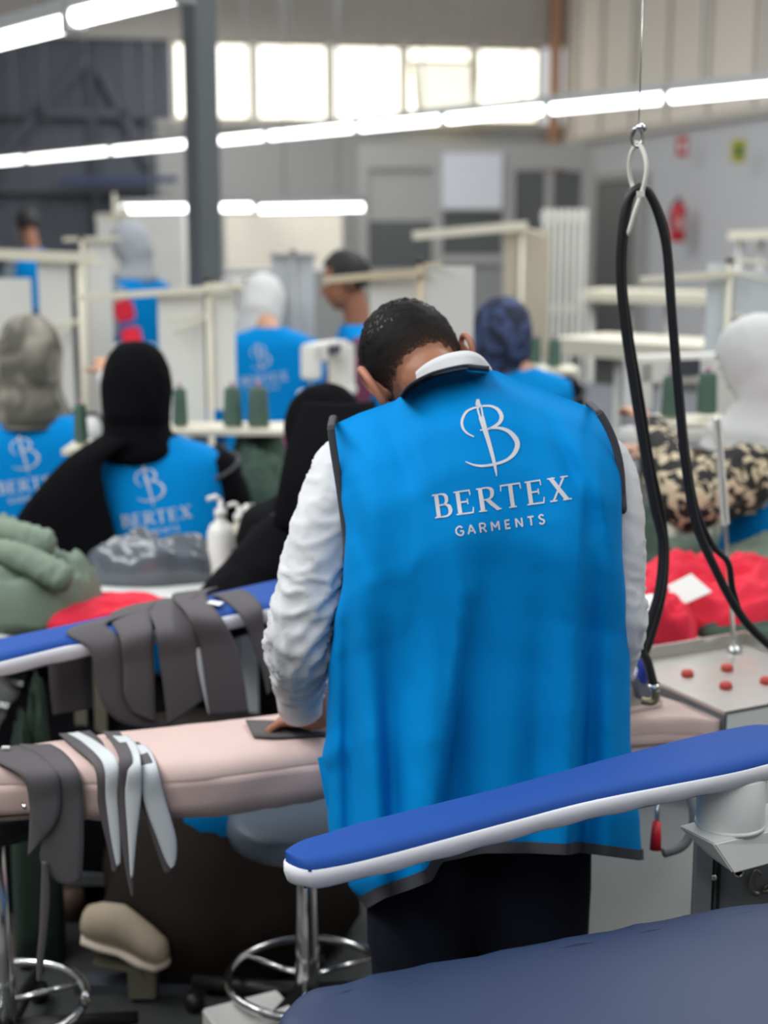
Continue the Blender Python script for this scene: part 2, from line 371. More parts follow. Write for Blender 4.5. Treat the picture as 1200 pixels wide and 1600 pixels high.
# ------------------------------------------------------------------ lettering and emblem on the vests (drawn as strokes in pixels of the man's back)
def strokes():
    """list of strokes, each [(x, y, width)...] in the picture's pixel scale of the man's back"""
    out = []
    cx = lambda p: (620+p[0]/3.158, 550+p[1]/3.158)
    def cs(pts, n=6):
        q = cat([(*cx(p), p[2]/3.158) for p in pts], n); out.append([(p.x, p.y, p.z) for p in q])
    cs([(400,236,14),(400,262,24),(404,280,7)], 4); cs([(396,268,9),(402,300,9),(412,328,9)], 4); cs([(412,262,8),(420,295,8),(424,328,9)], 4)
    cs([(416,322,28),(434,385,24),(455,455,20),(475,530,17),(486,580,12),(492,614,4)], 6)
    cs([(380,420,6),(346,402,9),(325,375,12),(322,340,13),(340,303,12),(368,284,10),(402,274,9)], 5)
    cs([(420,270,9),(462,270,11),(498,287,16),(516,320,20),(506,350,17),(475,372,12),(440,384,9),(410,388,6)], 5)
    cs([(430,384,8),(490,376,12),(545,390,18),(582,425,24),(594,462,24),(576,505,20),(540,535,14),(490,553,13),(430,563,12),(380,558,9),(338,542,5)], 6)
    # serif word, cap height 1
    L = {}
    st = lambda x: [[(x,0,.17),(x,1,.17)], [(x-.16,.03,.06),(x+.16,.03,.06)], [(x-.16,.97,.06),(x+.16,.97,.06)]]
    L['B'] = st(.18) + [[(.18,.97,.06),(.42,.97,.07),(.57,.88,.14),(.58,.66,.14),(.45,.53,.07),(.18,.52,.06)], [(.18,.52,.06),(.48,.52,.07),(.66,.42,.15),(.68,.2,.16),(.54,.04,.08),(.18,.03,.06)]]
    L['E'] = st(.18) + [[(.18,.97,.06),(.68,.97,.07)], [(.67,1,.06),(.69,.76,.04)], [(.18,.52,.07),(.55,.52,.07)], [(.55,.64,.05),(.55,.4,.05)], [(.18,.03,.06),(.72,.03,.07)], [(.71,0,.06),(.76,.26,.04)]]
    L['R'] = st(.18) + [[(.18,.97,.06),(.46,.97,.07),(.63,.87,.15),(.63,.65,.15),(.48,.5,.07),(.18,.49,.06)], [(.4,.5,.16),(.62,.24,.17),(.84,.02,.14)], [(.72,.03,.06),(.95,.03,.06)]]
    L['T'] = [[(.42,0,.17),(.42,1,.17)], [(.26,.03,.06),(.58,.03,.06)], [(.02,.97,.07),(.82,.97,.07)], [(.03,1,.06),(.0,.74,.04)], [(.81,1,.06),(.84,.74,.04)]]
    L['X'] = [[(.16,.98,.17),(.72,.02,.17)], [(.70,.98,.08),(.16,.02,.08)], [(.02,.97,.06),(.33,.97,.06)], [(.56,.97,.06),(.86,.97,.06)], [(.02,.03,.06),(.32,.03,.06)], [(.56,.03,.06),(.9,.03,.06)]]
    ang = math.radians(8); ca, sa = math.cos(ang), math.sin(ang); H = 37.5; ox, oy = 679.5, 810.5
    x = 0.0
    for ch, adv in zip('BERTEX', (0.88, 0.92, 0.98, 0.98, 0.94, 1)):
        for s in L[ch]:
            q = []
            fine = [(a, b, w) for a, b, w in s]
            seg = []
            for a, b in zip(fine, fine[1:]):
                for k in range(4): t = k/4; seg.append(tuple(a[i]+(b[i]-a[i])*t for i in range(3)))
            seg.append(fine[-1])
            if len(fine) > 3: seg = [tuple(v) for v in cat(fine, 4)]
            for lx, ly, w in seg:
                X, Y = (x+lx)*H, ly*H; q.append((ox + X*ca - Y*sa, oy - X*sa - Y*ca, w*H))
            out.append(q)
        x += adv*1.03
    # sans word
    G = {'G': [[(.8,.8),(.5,1),(.15,.8),(.05,.5),(.15,.2),(.5,0),(.8,.15),(.82,.45),(.5,.45)]], 'A': [[(0,0),(.4,1)],[(.4,1),(.8,0)],[(.14,.33),(.66,.33)]],
         'R': [[(.1,0),(.1,1)],[(.1,.97),(.5,.97),(.68,.75),(.5,.5),(.1,.48)],[(.38,.48),(.72,0)]], 'M': [[(.1,0),(.1,1)],[(.1,1),(.5,.35)],[(.5,.35),(.9,1)],[(.9,1),(.9,0)]],
         'E': [[(.1,0),(.1,1)],[(.1,.95),(.62,.95)],[(.1,.5),(.55,.5)],[(.1,.05),(.62,.05)]], 'N': [[(.1,0),(.1,1)],[(.1,1),(.75,0)],[(.75,0),(.75,1)]],
         'T': [[(.35,0),(.35,1)],[(0,.95),(.7,.95)]], 'S': [[(.6,.85),(.35,1),(.1,.8),(.3,.53),(.58,.35),(.55,.1),(.3,0),(.05,.15)]]}
    H2 = 14.0; ox, oy = 713.0, 837.5; x = 0
    for ch, adv in zip('GARMENTS', (1.36, 1.3, 1.28, 1.55, 1.22, 1.42, 1.2, 1)):
        for s in G[ch]:
            pts = [tuple(v) for v in cat([(a, b, .19) for a, b in s], 4)] if len(s) > 3 else [tuple(s[0][i]+(s[1][i]-s[0][i])*k/3 for i in range(2))+(.19,) for k in range(4)]
            out.append([(ox + (x+lx)*H2*ca - ly*H2*sa, oy - (x+lx)*H2*sa - ly*H2*ca, w*H2) for lx, ly, w in pts])
        x += adv*1.0
    return out
STROKES = strokes()
def stroke_mesh(name, sel, place, m, parent, local=False):
    vs, fs = [], []
    for s in sel:
        o = len(vs); n = len(s)
        for i, (x, y, w) in enumerate(s):
            a, b = s[max(i-1,0)], s[min(i+1,n-1)]; dx, dy = b[0]-a[0], b[1]-a[1]; l = math.hypot(dx, dy) or 1
            for e in (-1, 0, 1): vs.append(place(x - dy/l*w/2*e, y + dx/l*w/2*e))
        for i in range(n-1):
            for k in (0, 1): fs.append((o+i*3+k, o+i*3+k+1, o+i*3+k+4, o+i*3+k+3))
    return mesh(name, vs, fs, m, parent, local=local)
def logo(parent, place, local=False):
    ne = 7
    stroke_mesh('needle_emblem', STROKES[:ne], place, LOGO, parent, local)
    nb = len(STROKES)-sum(len(x) for x in [[1]]*0)
    stroke_mesh('lettering', STROKES[ne:], place, LOGO, parent, local)
# ================================================================== THE SETTING
# floor
struct('floor', boxv((1, 10, -0.05), (30, 34, 0.1)), BOXF, FLOOR)
bw0, bw1 = Vector((-2.9, 20.0, 0)), Vector((2.46, 21.0, 0))      # back wall line through the window band
bd = (bw1-bw0).normalized(); bn = Vector((bd.y, -bd.x, 0))       # bn points into the room
WAX = (bd, bn, Z)
UPW = mat('taupe_cladding', (186, 180, 172), 0.7, var=0.04, vs=2)
GREYW = mat('grey_wall_paint', (176, 175, 172), 0.8, var=0.03, vs=1)
DARKW = mat('dark_grey_cladding', (84, 88, 96), 0.7, var=0.05, vs=2)
STEELDK = mat('dark_grey_steel', (70, 74, 82), 0.5, var=0.05)
def wall_piece(name, s0, s1, z0, z1, m, th=0.15, off=0.0, parent=None):
    c = bw0 + bd*((s0+s1)/2) - bn*(th/2-off) + Z*((z0+z1)/2)
    return box(name, c, (abs(s1-s0), th, z1-z0), m, parent, WAX)
def st(o): o['kind'] = 'structure'; return o
LW = (bw1-bw0).length
st(wall_piece('wall_back', -0.1, LW+0.15, 0, 2.95, GREYW))
st(wall_piece('wall_back_upper', -9.0, LW+0.15, 4.02, 6.5, UPW))
st(wall_piece('wall_back_dark', -9.0, -0.1, 0, 4.02, DARKW))
st(wall_piece('trim_window_ledge', -0.1, LW, 2.9, 2.98, UPW, 0.2, 0.06)); st(wall_piece('trim_window_head', -9, LW, 4.0, 4.1, UPW, 0.2, 0.06))
def ribs(name, s0, s1, z0, z1, step, m):
    vs, fs = [], []
    s = s0
    while s < s1:
        o = len(vs); vs += boxv(bw0 + bd*s + bn*0.012 + Z*((z0+z1)/2), (step*0.35, 0.03, z1-z0), WAX); fs += [tuple(o+i for i in f) for f in BOXF]; s += step
    o = mesh(name, vs, fs, m, None, False); o['kind'] = 'structure'; return o
ribs('trim_upper_cladding_ribs', -8.9, LW, 4.12, 6.4, 0.22, UPW)
ribs('trim_dark_cladding_ribs', -8.9, -0.2, 0.02, 3.98, 0.3, DARKW)
for k, (sa, za, sb, zb) in enumerate([(-8.9,1.2,-0.2,1.2),(-8.9,2.1,-0.2,2.1),(-8.9,3.05,-0.2,3.05),(-2.4,0.1,-2.4,3.9),(-0.9,0.1,-0.9,3.9),(-4.6,0.1,-4.6,3.9),(-2.4,2.2,-0.9,3.8),(-0.9,3.8,-0.2,2.4)]):
    o = bar('trim_%d' % (k+1), bw0+bd*sa+bn*0.1+Z*za, bw0+bd*sb+bn*0.1+Z*zb, 0.09, 0.12, STEELDK); o['kind'] = 'structure'
# windows: band of five bays
PANE = mat('bright_daylight_pane', (255, 252, 240), 0.3, emit=2.2); FRAME = mat('ivory_window_frame', (196, 186, 162), 0.5)
GLASSY = mat('frosted_pane', (236, 232, 214), 0.25, emit=0.9)
sx = lambda px: ((P(px, 100, 20.4)-bw0).dot(bd))
edges = [sx(x) for x in (264, 394, 516, 636, 752, 866)]
st(wall_piece('wall_back_pier', -0.1, edges[0], 2.95, 4.02, DARKW))
for i in range(5):
    a, b = edges[i]+0.02, edges[i+1]-0.02
    w = st(wall_piece('window_%d' % (i+1), a, b, 2.98, 4.0, PANE, 0.02, -0.06))
    for q, (s0, s1, z0, z1) in enumerate([(a,a+.05,2.98,4.0),(b-.05,b,2.98,4.0),(a+.05,b-.05,2.98,3.03),(a+.05,b-.05,3.95,4.0)]):
        wall_piece('window_frame', s0, s1, z0, z1, FRAME, 0.06, 0.0, w)
    if i == 0: wall_piece('window_bar', a+.42, a+.47, 3.03, 3.95, FRAME, 0.05, -0.01, w)
c0 = bw0 + bd*((edges[3]+edges[4])/2) + bn*0.05 + Z*3.82
sa_ = bw0+bd*(edges[3]+0.1)+Z*3.78+bn*0.04; sb_ = bw0+bd*(edges[4]-0.05)+Z*3.78+bn*0.04
dn = (Z*-0.8+bn*0.42)                                            # tilted open sash hinged at its lower rail
sash = st(mesh('window_6', [sa_, sb_, sb_+dn, sa_+dn, sa_+bn*.02, sb_+bn*.02, sb_+dn+bn*.02, sa_+dn+bn*.02], [(0,1,2,3),(4,5,6,7),(0,1,5,4),(1,2,6,5),(2,3,7,6),(3,0,4,7)], GLASSY, None, False))
for p, q in ((sa_,sb_),(sb_,sb_+dn),(sb_+dn,sa_+dn),(sa_+dn,sa_)): bar('sash_frame', p+bn*.02, q+bn*.02, 0.05, 0.05, FRAME, sash)
# right wall, running towards the viewer
rw0 = bw1.copy(); rd = Vector((bd.y, -bd.x, 0)); rn = Vector((-bd.x, -bd.y, 0)); RAX = (rd, rn, Z)
def rwall(name, s0, s1, z0, z1, m, th=0.15, off=0.0, parent=None):
    return box(name, rw0 + rd*((s0+s1)/2) - rn*(th/2-off) + Z*((z0+z1)/2), (s1-s0, th, z1-z0), m, parent, RAX)
def rs(px, d0=14.0):                                             # distance along the right wall where a pixel column meets it
    k = (px-600)/FPX/0.985
    return (k*rw0.y - rw0.x)/(rd.x - k*rd.y)
st(rwall('wall_right', 0, 24, 0, 2.75, mat('white_grey_wall', (190, 190, 192), 0.8, var=0.03, vs=1)))
st(rwall('wall_right_upper', 0, 24, 2.75, 6.5, mat('beige_cladding', (226, 217, 204), 0.75, var=0.04, vs=1)))
for i in range(7): st(rwall('trim_%d' % (20+i), 0.5+i*1.15, 0.55+i*1.15, 2.78, 6.4, UPW, 0.04, 0.03))
st(rwall('trim_27', 0.02, 24, 2.68, 2.78, UPW, 0.1, 0.06))
cr = box('corner_column', rw0+rd*0.14+rn*0.16+Z*3.25, (0.13, 0.13, 6.5), mat('rust_brown_steel', (186, 142, 112), 0.6), None, RAX)
tag(cr, 'rust brown steel column in the far corner beside the bright windows', 'column')
# side and rear walls close the hall (out of the picture)
st(box('wall_left', (-9.5, 9, 3.25), (0.2, 26, 6.5), GREYW)); st(box('wall_rear', (1, -4.5, 3.25), (24, 0.2, 6.5), GREYW))
# office partition in front of the back wall
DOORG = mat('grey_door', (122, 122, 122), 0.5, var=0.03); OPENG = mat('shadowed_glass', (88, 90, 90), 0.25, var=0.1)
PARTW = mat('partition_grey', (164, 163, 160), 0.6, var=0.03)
off = thing('office_partition', 'grey glazed office partition with white board along the back wall', 'partition', P(760, 480, 17.6).xy.to_3d())
def pp(name, x0, y0, x1, y1, d, m, th=0.06, parent=off):
    a, b = P(x0, y0, d), P(x1, y1, d); c = (a+b)/2
    return box(name, c, (abs(b.x-a.x), th, abs(a.z-b.z)), m, parent)
pp('header', 560, 226, 925, 264, 17.6, PARTW, 0.12)
for x in (560, 676, 786, 908): pp('post', x, 264, x+14, 560, 17.6, PARTW, 0.12)
pp('white_board', 692, 240, 784, 326, 17.5, mat('white_board', (214, 216, 222), 0.4), 0.04)
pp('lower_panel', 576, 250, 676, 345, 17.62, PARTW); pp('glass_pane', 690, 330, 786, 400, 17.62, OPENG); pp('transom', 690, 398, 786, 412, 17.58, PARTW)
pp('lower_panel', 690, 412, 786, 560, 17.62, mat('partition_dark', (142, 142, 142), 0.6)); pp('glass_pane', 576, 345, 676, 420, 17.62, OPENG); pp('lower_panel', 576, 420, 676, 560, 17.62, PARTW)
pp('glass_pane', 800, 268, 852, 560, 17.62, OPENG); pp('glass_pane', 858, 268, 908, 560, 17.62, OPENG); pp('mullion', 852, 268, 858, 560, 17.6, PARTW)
dr = st(rwall('door_1', rs(930), rs(985), 0, 2.15, DOORG, 0.06, 0.05))
rwall('door_frame', rs(918), rs(929), 0, 2.25, PARTW, 0.1, 0.08, dr); rwall('door_frame', rs(986), rs(1000), 0, 2.25, PARTW, 0.1, 0.08, dr); rwall('door_frame', rs(929), rs(986), 2.16, 2.27, PARTW, 0.1, 0.08, dr)
def rplace(px, py):                                              # a place on the right wall
    s = rs(px); p = rw0+rd*s; return P(px, py, p.y) + rn*0.1
# extinguisher and signs on the right wall
REDP = mat('red_enamel', (186, 30, 42), 0.35)
e0 = rplace(1072, 378); ex = thing('fire_extinguisher', 'red fire extinguisher hung on the grey wall at right', 'extinguisher', e0)
k = e0.y/FPX
lathe('cylinder', e0, [(0.0,0),(11*k,0),(12*k,4*k),(12*k,48*k),(9*k,56*k),(4*k,60*k),(0,60*k)], REDP, ex, 16)
lathe('valve', e0+Z*60*k, [(0,0),(4*k,0),(4*k,7*k),(0,7*k)], RUBBER, ex, 10)
box('label_band', e0+Z*28*k-Vector((0,12*k,0)), (14*k, 2*k, 18*k), mat('pale_label', (200, 150, 150), 0.5), ex)
tube('hose', [e0+Z*62*k, e0+Vector((-9*k,-3*k,58*k)), e0+Vector((-14*k,-2*k,40*k)), e0+Vector((-13*k,-2*k,18*k))], 1.6*k, RUBBER, ex, 6)
def wsign(name, px, py, w, h, m, lab, m2=None):
    p = rplace(px, py); k = p.y/FPX; t = thing(name, lab, 'sign', p)
    box('plate', p, (w*k, 0.02, h*k), m, t)
    if m2: box('emblem', p-Vector((0,0.015,0)), (w*k*0.45, 0.02, h*k*0.45), m2, t)
    return t
wsign('extinguisher_sign', 1080, 229, 17, 30, REDP, 'small red sign high on the wall above the extinguisher', mat('sign_white', (235, 220, 220), 0.5))
wsign('evacuation_sign', 1169, 236, 22, 34, mat('olive_yellow_sign', (190, 180, 60), 0.5), 'yellow and green sign high on the wall at far right', mat('sign_green', (40, 120, 70), 0.5))
# column at left
ca_ = P(321, 440, 8.5); hb = thing('steel_column', 'dark grey steel column rising in front of the bright windows', 'column', (ca_.x, ca_.y, 0))
colx = math.radians(40); CA = (Vector((math.cos(colx), math.sin(colx), 0)), Vector((-math.sin(colx), math.cos(colx), 0)), Z)
CG1 = mat('column_grey', (92, 97, 101), 0.5, var=0.03, vs=2)
box('shaft', (ca_.x, ca_.y, 3.25), (0.155, 0.13, 6.5), CG1, hb, CA, 0.006)
box('base_plate', (ca_.x, ca_.y, 0.01), (0.3, 0.3, 0.02), CG1, hb, CA)
# ------------------------------------------------------------------ strip lights
HOUS = mat('light_housing', (150, 152, 152), 0.5)
def strip_light(p, q, lab, grp, hang=True):
    p, q = Vector(p), Vector(q); d = (q-p).normalized(); c = (p+q)/2; t = thing('strip_light', lab, 'light', c, 0, grp)
    bar('housing', p+Z*0.05, q+Z*0.05, 0.07, 0.05, HOUS, t); tube('lamp_tube', [p+d*0.02, q-d*0.02], 0.034, TUBE, t, 10)
    for e in (p+d*0.008, q-d*0.008): bar('end_cap', e-d*0.012, e+d*0.012, 0.07, 0.08, HOUS, t)
    if hang:
        for f in (0.25, 0.75): tube('hanger', [p.lerp(q, f)+Z*0.07, p.lerp(q, f)+Z*3.9], 0.006, HOUS, t, 5)
r0, r1 = PZ(0, 252, 2.4), PZ(1200, 137, 2.4)
xs = [-20, 44, 176, 297, 420, 562, 697, 860, 1046, 1250]
for i, (xa, xb) in enumerate(zip(xs, xs[1:])):
    ya, yb = 252-115*xa/1200, 252-115*xb/1200
    strip_light(PZ(xa+2, ya, 2.4), PZ(xb-2, yb, 2.4), 'lit strip light, %s from the left in the long hanging row' % ['first','second','third','fourth','fifth','sixth','seventh','eighth','ninth'][i], 'long row of strip lights')
for i, (xa, ya, xb, yb) in enumerate([(-60, 78, 113, 34), (117, 27, 290, -16)]):
    strip_light(PZ(xa, ya, 2.4), PZ(xb, yb, 2.4), ['lit strip light at the top left edge, the lower of two', 'lit strip light at the top left beside the grey column, the higher of two'][i], 'near row of strip lights')
for i, (xa, xb) in enumerate([(184, 398), (402, 572)]):
    strip_light(P(xa, 326, 12), P(xb, 323, 12), ['lit low strip light passing behind the grey column', 'lit low strip light to the right of the grey column'][i], 'low strip lights', True)
# ================================================================== FRONT IRONING STATION
ZT = 0.74
st1 = thing('ironing_table', 'padded navy vinyl ironing table in the foreground', 'ironing table', (0.45, 1.75, 0), 0)
up = [(428,1600),(430,1582),(441,1558),(469,1538),(503,1528),(565,1512),(640,1500),(799,1467),(923,1444),(1090,1413),(1200,1396),(1330,1380)]
ol = [PZ(x, y, ZT) for x, y in up]
near = [ol[-1]+Vector((0.1,-0.08,0)), ol[-1]+Vector((0.16,-0.32,0)), ol[0]+Vector((0.5,-0.26,0)), ol[0]+Vector((0.10,-0.30,0)), ol[0]+Vector((0.0,-0.2,0))]
pts = resample(chaikin([(p.x, p.y) for p in ol+near], 2), 0.02)
def nw(q, k, n, v):
    f = 0.004*noise.noise(Vector((v.x*14, v.y*14, 3))) + 0.003*noise.noise(Vector((v.x*40, v.y*25, 9)))
    return Vector((0, 0, f if q > 3 else 0))
slab('pad', pts, [(0.03, ZT-0.075), (0.004, ZT-0.07), (0, ZT-0.045), (0.002, ZT-0.02), (0.012, ZT-0.007), (0.03, ZT-0.001), (0.05, ZT+0.002)], NAVY, st1, nw)
slab('metal_tray', pts, [(0.03, ZT-0.10), (0.03, ZT-0.076)], RUBBER, st1)
cab_c = (P(1090, 1380, 2.33).x+0.18, 2.345, 0)
cab = box('cabinet', (cab_c[0], cab_c[1]+0.01, 0.355), (0.36, 0.05, 0.69), GREYMET, st1, None, 0.006)
fy = cab_c[1]-0.016
x0c = cab_c[0]-0.18
box('corner_strip', (x0c+0.008, fy-0.002, 0.36), (0.028, 0.012, 0.69), mat('light_grey_strip', (120, 124, 130), 0.4), cab)
box('door_gap', (x0c+0.035, fy-0.0012, 0.36), (0.005, 0.006, 0.69), RUBBER, cab); box('door_gap', (x0c+0.026, fy-0.0012, 0.36), (0.003, 0.006, 0.69), RUBBER, cab)
sc_ = P(1115, 1371, fy-0.004); lathe('screw', sc_, [(0,0),(0.006,0),(0.006,0.003),(0.003,0.005),(0,0.005)], CHROME, cab, 10, False, (Vector((1,0,0)), Z, Vector((0,-1,0))))
bk = P(1154, 1363, fy-0.003); lathe('badge_ring', bk, [(0.0085,0),(0.0085,0.003),(0.0065,0.003),(0.0065,0)], STEEL, cab, 16, False, (Vector((1,0,0)), Z, Vector((0,-1,0))))
def front_place(x, y): return P(x, y, fy-0.004)
cs_ = cat([(1190,1366,4),(1182,1361,6),(1176,1372,8),(1174,1385,8),(1178,1395,7),(1186,1397,5)], 5)
es_ = [(1193,1392,4),(1200,1383,4),(1204,1390,4),(1204,1398,4),(1212,1396,4),(1216,1385,4),(1222,1398,4)]
o = stroke_mesh('chrome_lettering', [[(p.x,p.y,p.z) for p in cs_], es_, [(1192,1394,5),(1204,1392,4)]], front_place, mat('dull_chrome_letters', (140, 132, 126), 0.3, 0.9), cab); solid(o, 0.003)
for sx_, sy_ in ((0.12, -0.02), (0.55, 0.05)): box('leg', (0.0+sx_, 1.72+sy_, 0.32), (0.05, 0.05, 0.64), GREYMET, st1)
# swivel arm with sleeve board
def sleeve_board(root, upper, lower, ext, zt, th=0.028):
    o1 = [PZ(x, y, zt-0.004) for x, y in upper]; o2 = [PZ(x, y, zt-0.012) for x, y in lower]
    pts = resample(chaikin([(p.x, p.y) for p in o1+ext+o2[::-1]], 2), 0.012)
    fa = cat([(p.x, p.y, 0) for p in o1+ext[:1]], 6); ne = cat([(p.x, p.y, 0) for p in [o1[0]]+o2+ext[1:]], 6)
    cushion('pad', fa, ne, zt-0.002, 0.007, 0.010, ROYAL, root, 110, 21)
    def bw(q, k, n, v): return Vector((0,0,0.0012*math.sin(k*0.9)*(q in (1,2)))) 
    band = slab('elastic_band', pts, [(0.02, zt-0.013-th), (0.008, zt-0.012-th), (0.001, zt-0.007-th), (-0.003, zt-0.022), (-0.003, zt-0.010), (0.004, zt-0.008)], BAND, root, bw)
    slab('board_core', pts, [(0.024, zt-0.02-th), (0.02, zt-0.012-th)], GREYMET, root)
    return pts
sbt = thing('sleeve_ironing_board', 'royal blue sleeve ironing board with white elastic edge in front of the man', 'ironing board', (0.2, 1.9, 0.9))
upper = [(446,1340),(452,1330),(470,1317),(513,1303),(565,1287),(675,1259),(799,1228),(983,1177),(1100,1147),(1167,1134),(1200,1134),(1260,1142)]
lower = [(448,1351),(470,1360),(500,1361),(592,1342),(799,1287),(933,1253),(1133,1213),(1200,1197),(1270,1180)]
ZA = 0.90
e1 = [PZ(1300, 1152, ZA), PZ(1305, 1165, ZA)]
sleeve_board(sbt, upper, lower, e1, ZA)
cyl = P(1141, 1275, 2.19); cy = Vector((cyl.x, cyl.y, 0))
lathe('swivel_collar', cy, [(0,0.775),(0.053,0.775),(0.0535,0.778),(0.0535,0.862),(0.051,0.865),(0,0.865)], WHITEMET, sbt, 32)
for k_ in (0.782,): lathe('weld_ring', cy, [(0.053,k_-0.003),(0.056,k_-0.003),(0.0545,k_+0.003),(0.053,k_+0.003)], WHITEMET, sbt, 32)
# wedge-shaped bracket below the collar
zb = 0.78
q1, q2, q3, q4 = PZ(1058, 1290, zb), PZ(1114, 1318, zb), PZ(1330, 1268, zb), PZ(1262, 1238, zb)
d1 = 0.055
lo1 = q1 + (q4-q1)*0.18 + (q2-q1)*0.28 - Z*d1; lo2 = q2 + (q3-q2)*0.13 - Z*d1 + (q2-q1)*0.1; lo3 = q3 - Z*d1; lo4 = q4 - Z*d1
br = mesh('bracket', [q1, q2, q3, q4, lo1, lo2, lo3, lo4], [(0,1,2,3),(4,5,6,7),(0,1,5,4),(1,2,6,5),(2,3,7,6),(3,0,4,7)], WHITEMET, sbt, False)
bm = bmesh.new(); bm.from_mesh(br.data); bmesh.ops.bevel(bm, geom=bm.edges[:], offset=0.003, segments=2, affect='EDGES'); bm.to_mesh(br.data); bm.free()
box('support_post', (cy.x+0.12, cy.y+0.04, 0.735), (0.05, 0.05, 0.06), WHITEMET, sbt)
# ================================================================== THE MAN AT THE IRONING TABLE
man = thing('person', 'man in blue sleeveless vest and white shirt bent over the pink ironing table', 'person', (0.17, 2.45, 0))
XL = [(668,512),(720,521),(770,531),(830,540),(900,536),(980,522),(1050,513),(1140,510),(1185,503),(1215,510),(1270,512),(1330,516),(1380,544),(1418,572)]
XR = [(645,940),(690,961),(750,972),(850,972),(950,979),(1050,985),(1150,985),(1200,989),(1290,1000),(1342,1003)]
YT = [(512,668),(560,646),(620,625),(641,604),(665,590),(690,581),(730,573),(765,575),(800,590),(870,617),(915,634),(940,645)]
YH = [(572,1418),(600,1402),(640,1388),(676,1374),(690,1345),(755,1331),(830,1331),(888,1334),(905,1330),(1003,1343)]
BACK = [(0,2.50),(0.04,2.435),(0.10,2.375),(0.2,2.325),(0.35,2.30),(0.6,2.315),(0.8,2.31),(1,2.29)]
BB = [(0,0.006),(0.04,0.06),(0.1,0.10),(0.25,0.125),(0.6,0.13),(1,0.14)]
FOLDS = [  # x at top, y top, x at bottom, y bottom, left width, right width, depth
    (748,790,664,1375,75,9,0.055),(566,840,592,1400,22,26,0.030),(600,960,622,1400,14,16,-0.024),(908,740,888,1335,70,8,0.038),(800,900,770,1335,45,45,0.012),(850,880,836,1335,26,26,-0.018),
    (948,800,958,1340,22,22,0.020),(700,880,712,1340,26,30,-0.020),(540,900,546,1300,12,12,-0.02),(932,840,914,1335,10,16,-0.02),
    (690,640,752,860,9,30,0.011),(715,600,700,660,16,16,-0.006),(800,640,850,800,40,30,-0.010),(560,720,600,900,40,30,0.010),(880,650,950,800,18,18,0.010),(850,640,930,830,14,14,-0.008),(600,640,640,760,20,16,-0.008),(545,760,575,900,10,14,-0.008),(930,720,955,860,9,9,0.006),(660,660,700,800,14,20,-0.007)]
def fold(px, py):
    d = 0
    for x0, y0, x1, y1, wl, wr, a in FOLDS:
        t = (py-y0)/(y1-y0)
        if t < -0.1 or (y1 < 1200 and t > 1.1): continue
        long = y1 > 1200
        k = min(1, max(0, t*1.6))**0.9 if long else max(0, math.sin(PI*min(1, max(0, (t+0.1)/1.2))))
        xc = x0 + (x1-x0)*max(0, min(1, t)); w = wl if px < xc else wr
        d -= 1.25*a*k*math.exp(-((px-xc)/w)**2)
    d -= 0.0035*noise.noise(Vector((px/55, py/150, 2.2))) + 0.0015*noise.noise(Vector((px/22-py/60, py/60, 7.2)))
    return d
def binterp(tab, x, w=0.02): return sum(interp(tab, x+k*w/3) for k in range(-3, 4))/7
def vest_row(v, n):
    row = []
    for j in range(n):
        t = 2*PI*j/n; c_, s_ = math.cos(t), math.sin(t); e = 2/(2.5+2.5*max(0, min(1, (0.5-v)/0.25)))
        u = math.copysign(abs(c_)**e, c_); s2 = math.copysign(abs(s_)**e, s_)       # s2 > 0: the back
        yl, yr = 668+(1418-668)*v, 645+(1343-645)*v
        xl, xr = sinterp(XL, yl), sinterp(XR, yr)
        x = xl + (xr-xl)*(u+1)/2
        xt = 512 + (940-512)*(u+1)/2; xh = 572 + (1003-572)*(u+1)/2
        y = interp(YT, xt)*(1-v) + interp(YH, xh)*v
        b = binterp(BB, v)
        if v < 0.1: b = max(b, 0.05*math.exp(-((xt-705)/60)**2)*(1-v*6) if v*6 < 1 else 0)
        d = binterp(BACK, v) + b - b*s2
        if s2 > 0: d += fold(x, y)*min(1, s2*1.6)
        row.append(P(x, y, d))
    return row
NV, NU = 110, 240
VROWS = [vest_row((i/(NV-1))**1.25, NU) for i in range(NV)]
vv = [p for r in VROWS for p in r]
vest = mesh('vest', vv, ringfaces(NV, NU, False), BLUE, man)
hem = []
for i in (NV-3, NV-2, NV-1):
    cen = sum(VROWS[i], Vector())/NU
    for p in VROWS[i]: d = (p-cen); d.z = 0; d = Vector((0,-1,0)) if p.y < cen.y-0.03 else d.normalized(); hem.append(p + d*0.0035 + (Vector((0,0,-0.001)) if i == NV-1 else Vector()))
hm = mesh('hem_trim', hem, ringfaces(3, NU, False), TRIM, vest)
wbvh = BVHTree.FromPolygons([tuple(v) for v in vv], ringfaces(NV, NU, False))
EYE = Vector((0, 0, CAMH))
def on_vest(px, py, lift=0.0015, d0=2.35):
    r = ray(px, py).normalized(); h = wbvh.ray_cast(EYE, r)
    if h[0] is None: return P(px, py, d0)
    n = h[1] if h[1].dot(r) < 0 else -h[1]
    return h[0] + n*lift
logo(vest, on_vest)
def edge_ribbon(name, mid, w, lift, parent, m=TRIM, dflt=2.4, t=0.003):
    q = cat([(x, y, 0) for x, y in mid], 6); L = []
    for i, p in enumerate(q):
        a, b = q[max(i-1,0)], q[min(i+1,len(q)-1)]; dx, dy = b.x-a.x, b.y-a.y; l = math.hypot(dx, dy) or 1
        L.append([on_vest(p.x - dy/l*w*e, p.y + dx/l*w*e, lift, dflt) for e in (-0.5, 0, 0.5)])
    vs = [p for r in L for p in r]
    return solid(mesh(name, vs, ringfaces(len(L), 3, False, 0, False), m, parent, recalc=False), t)
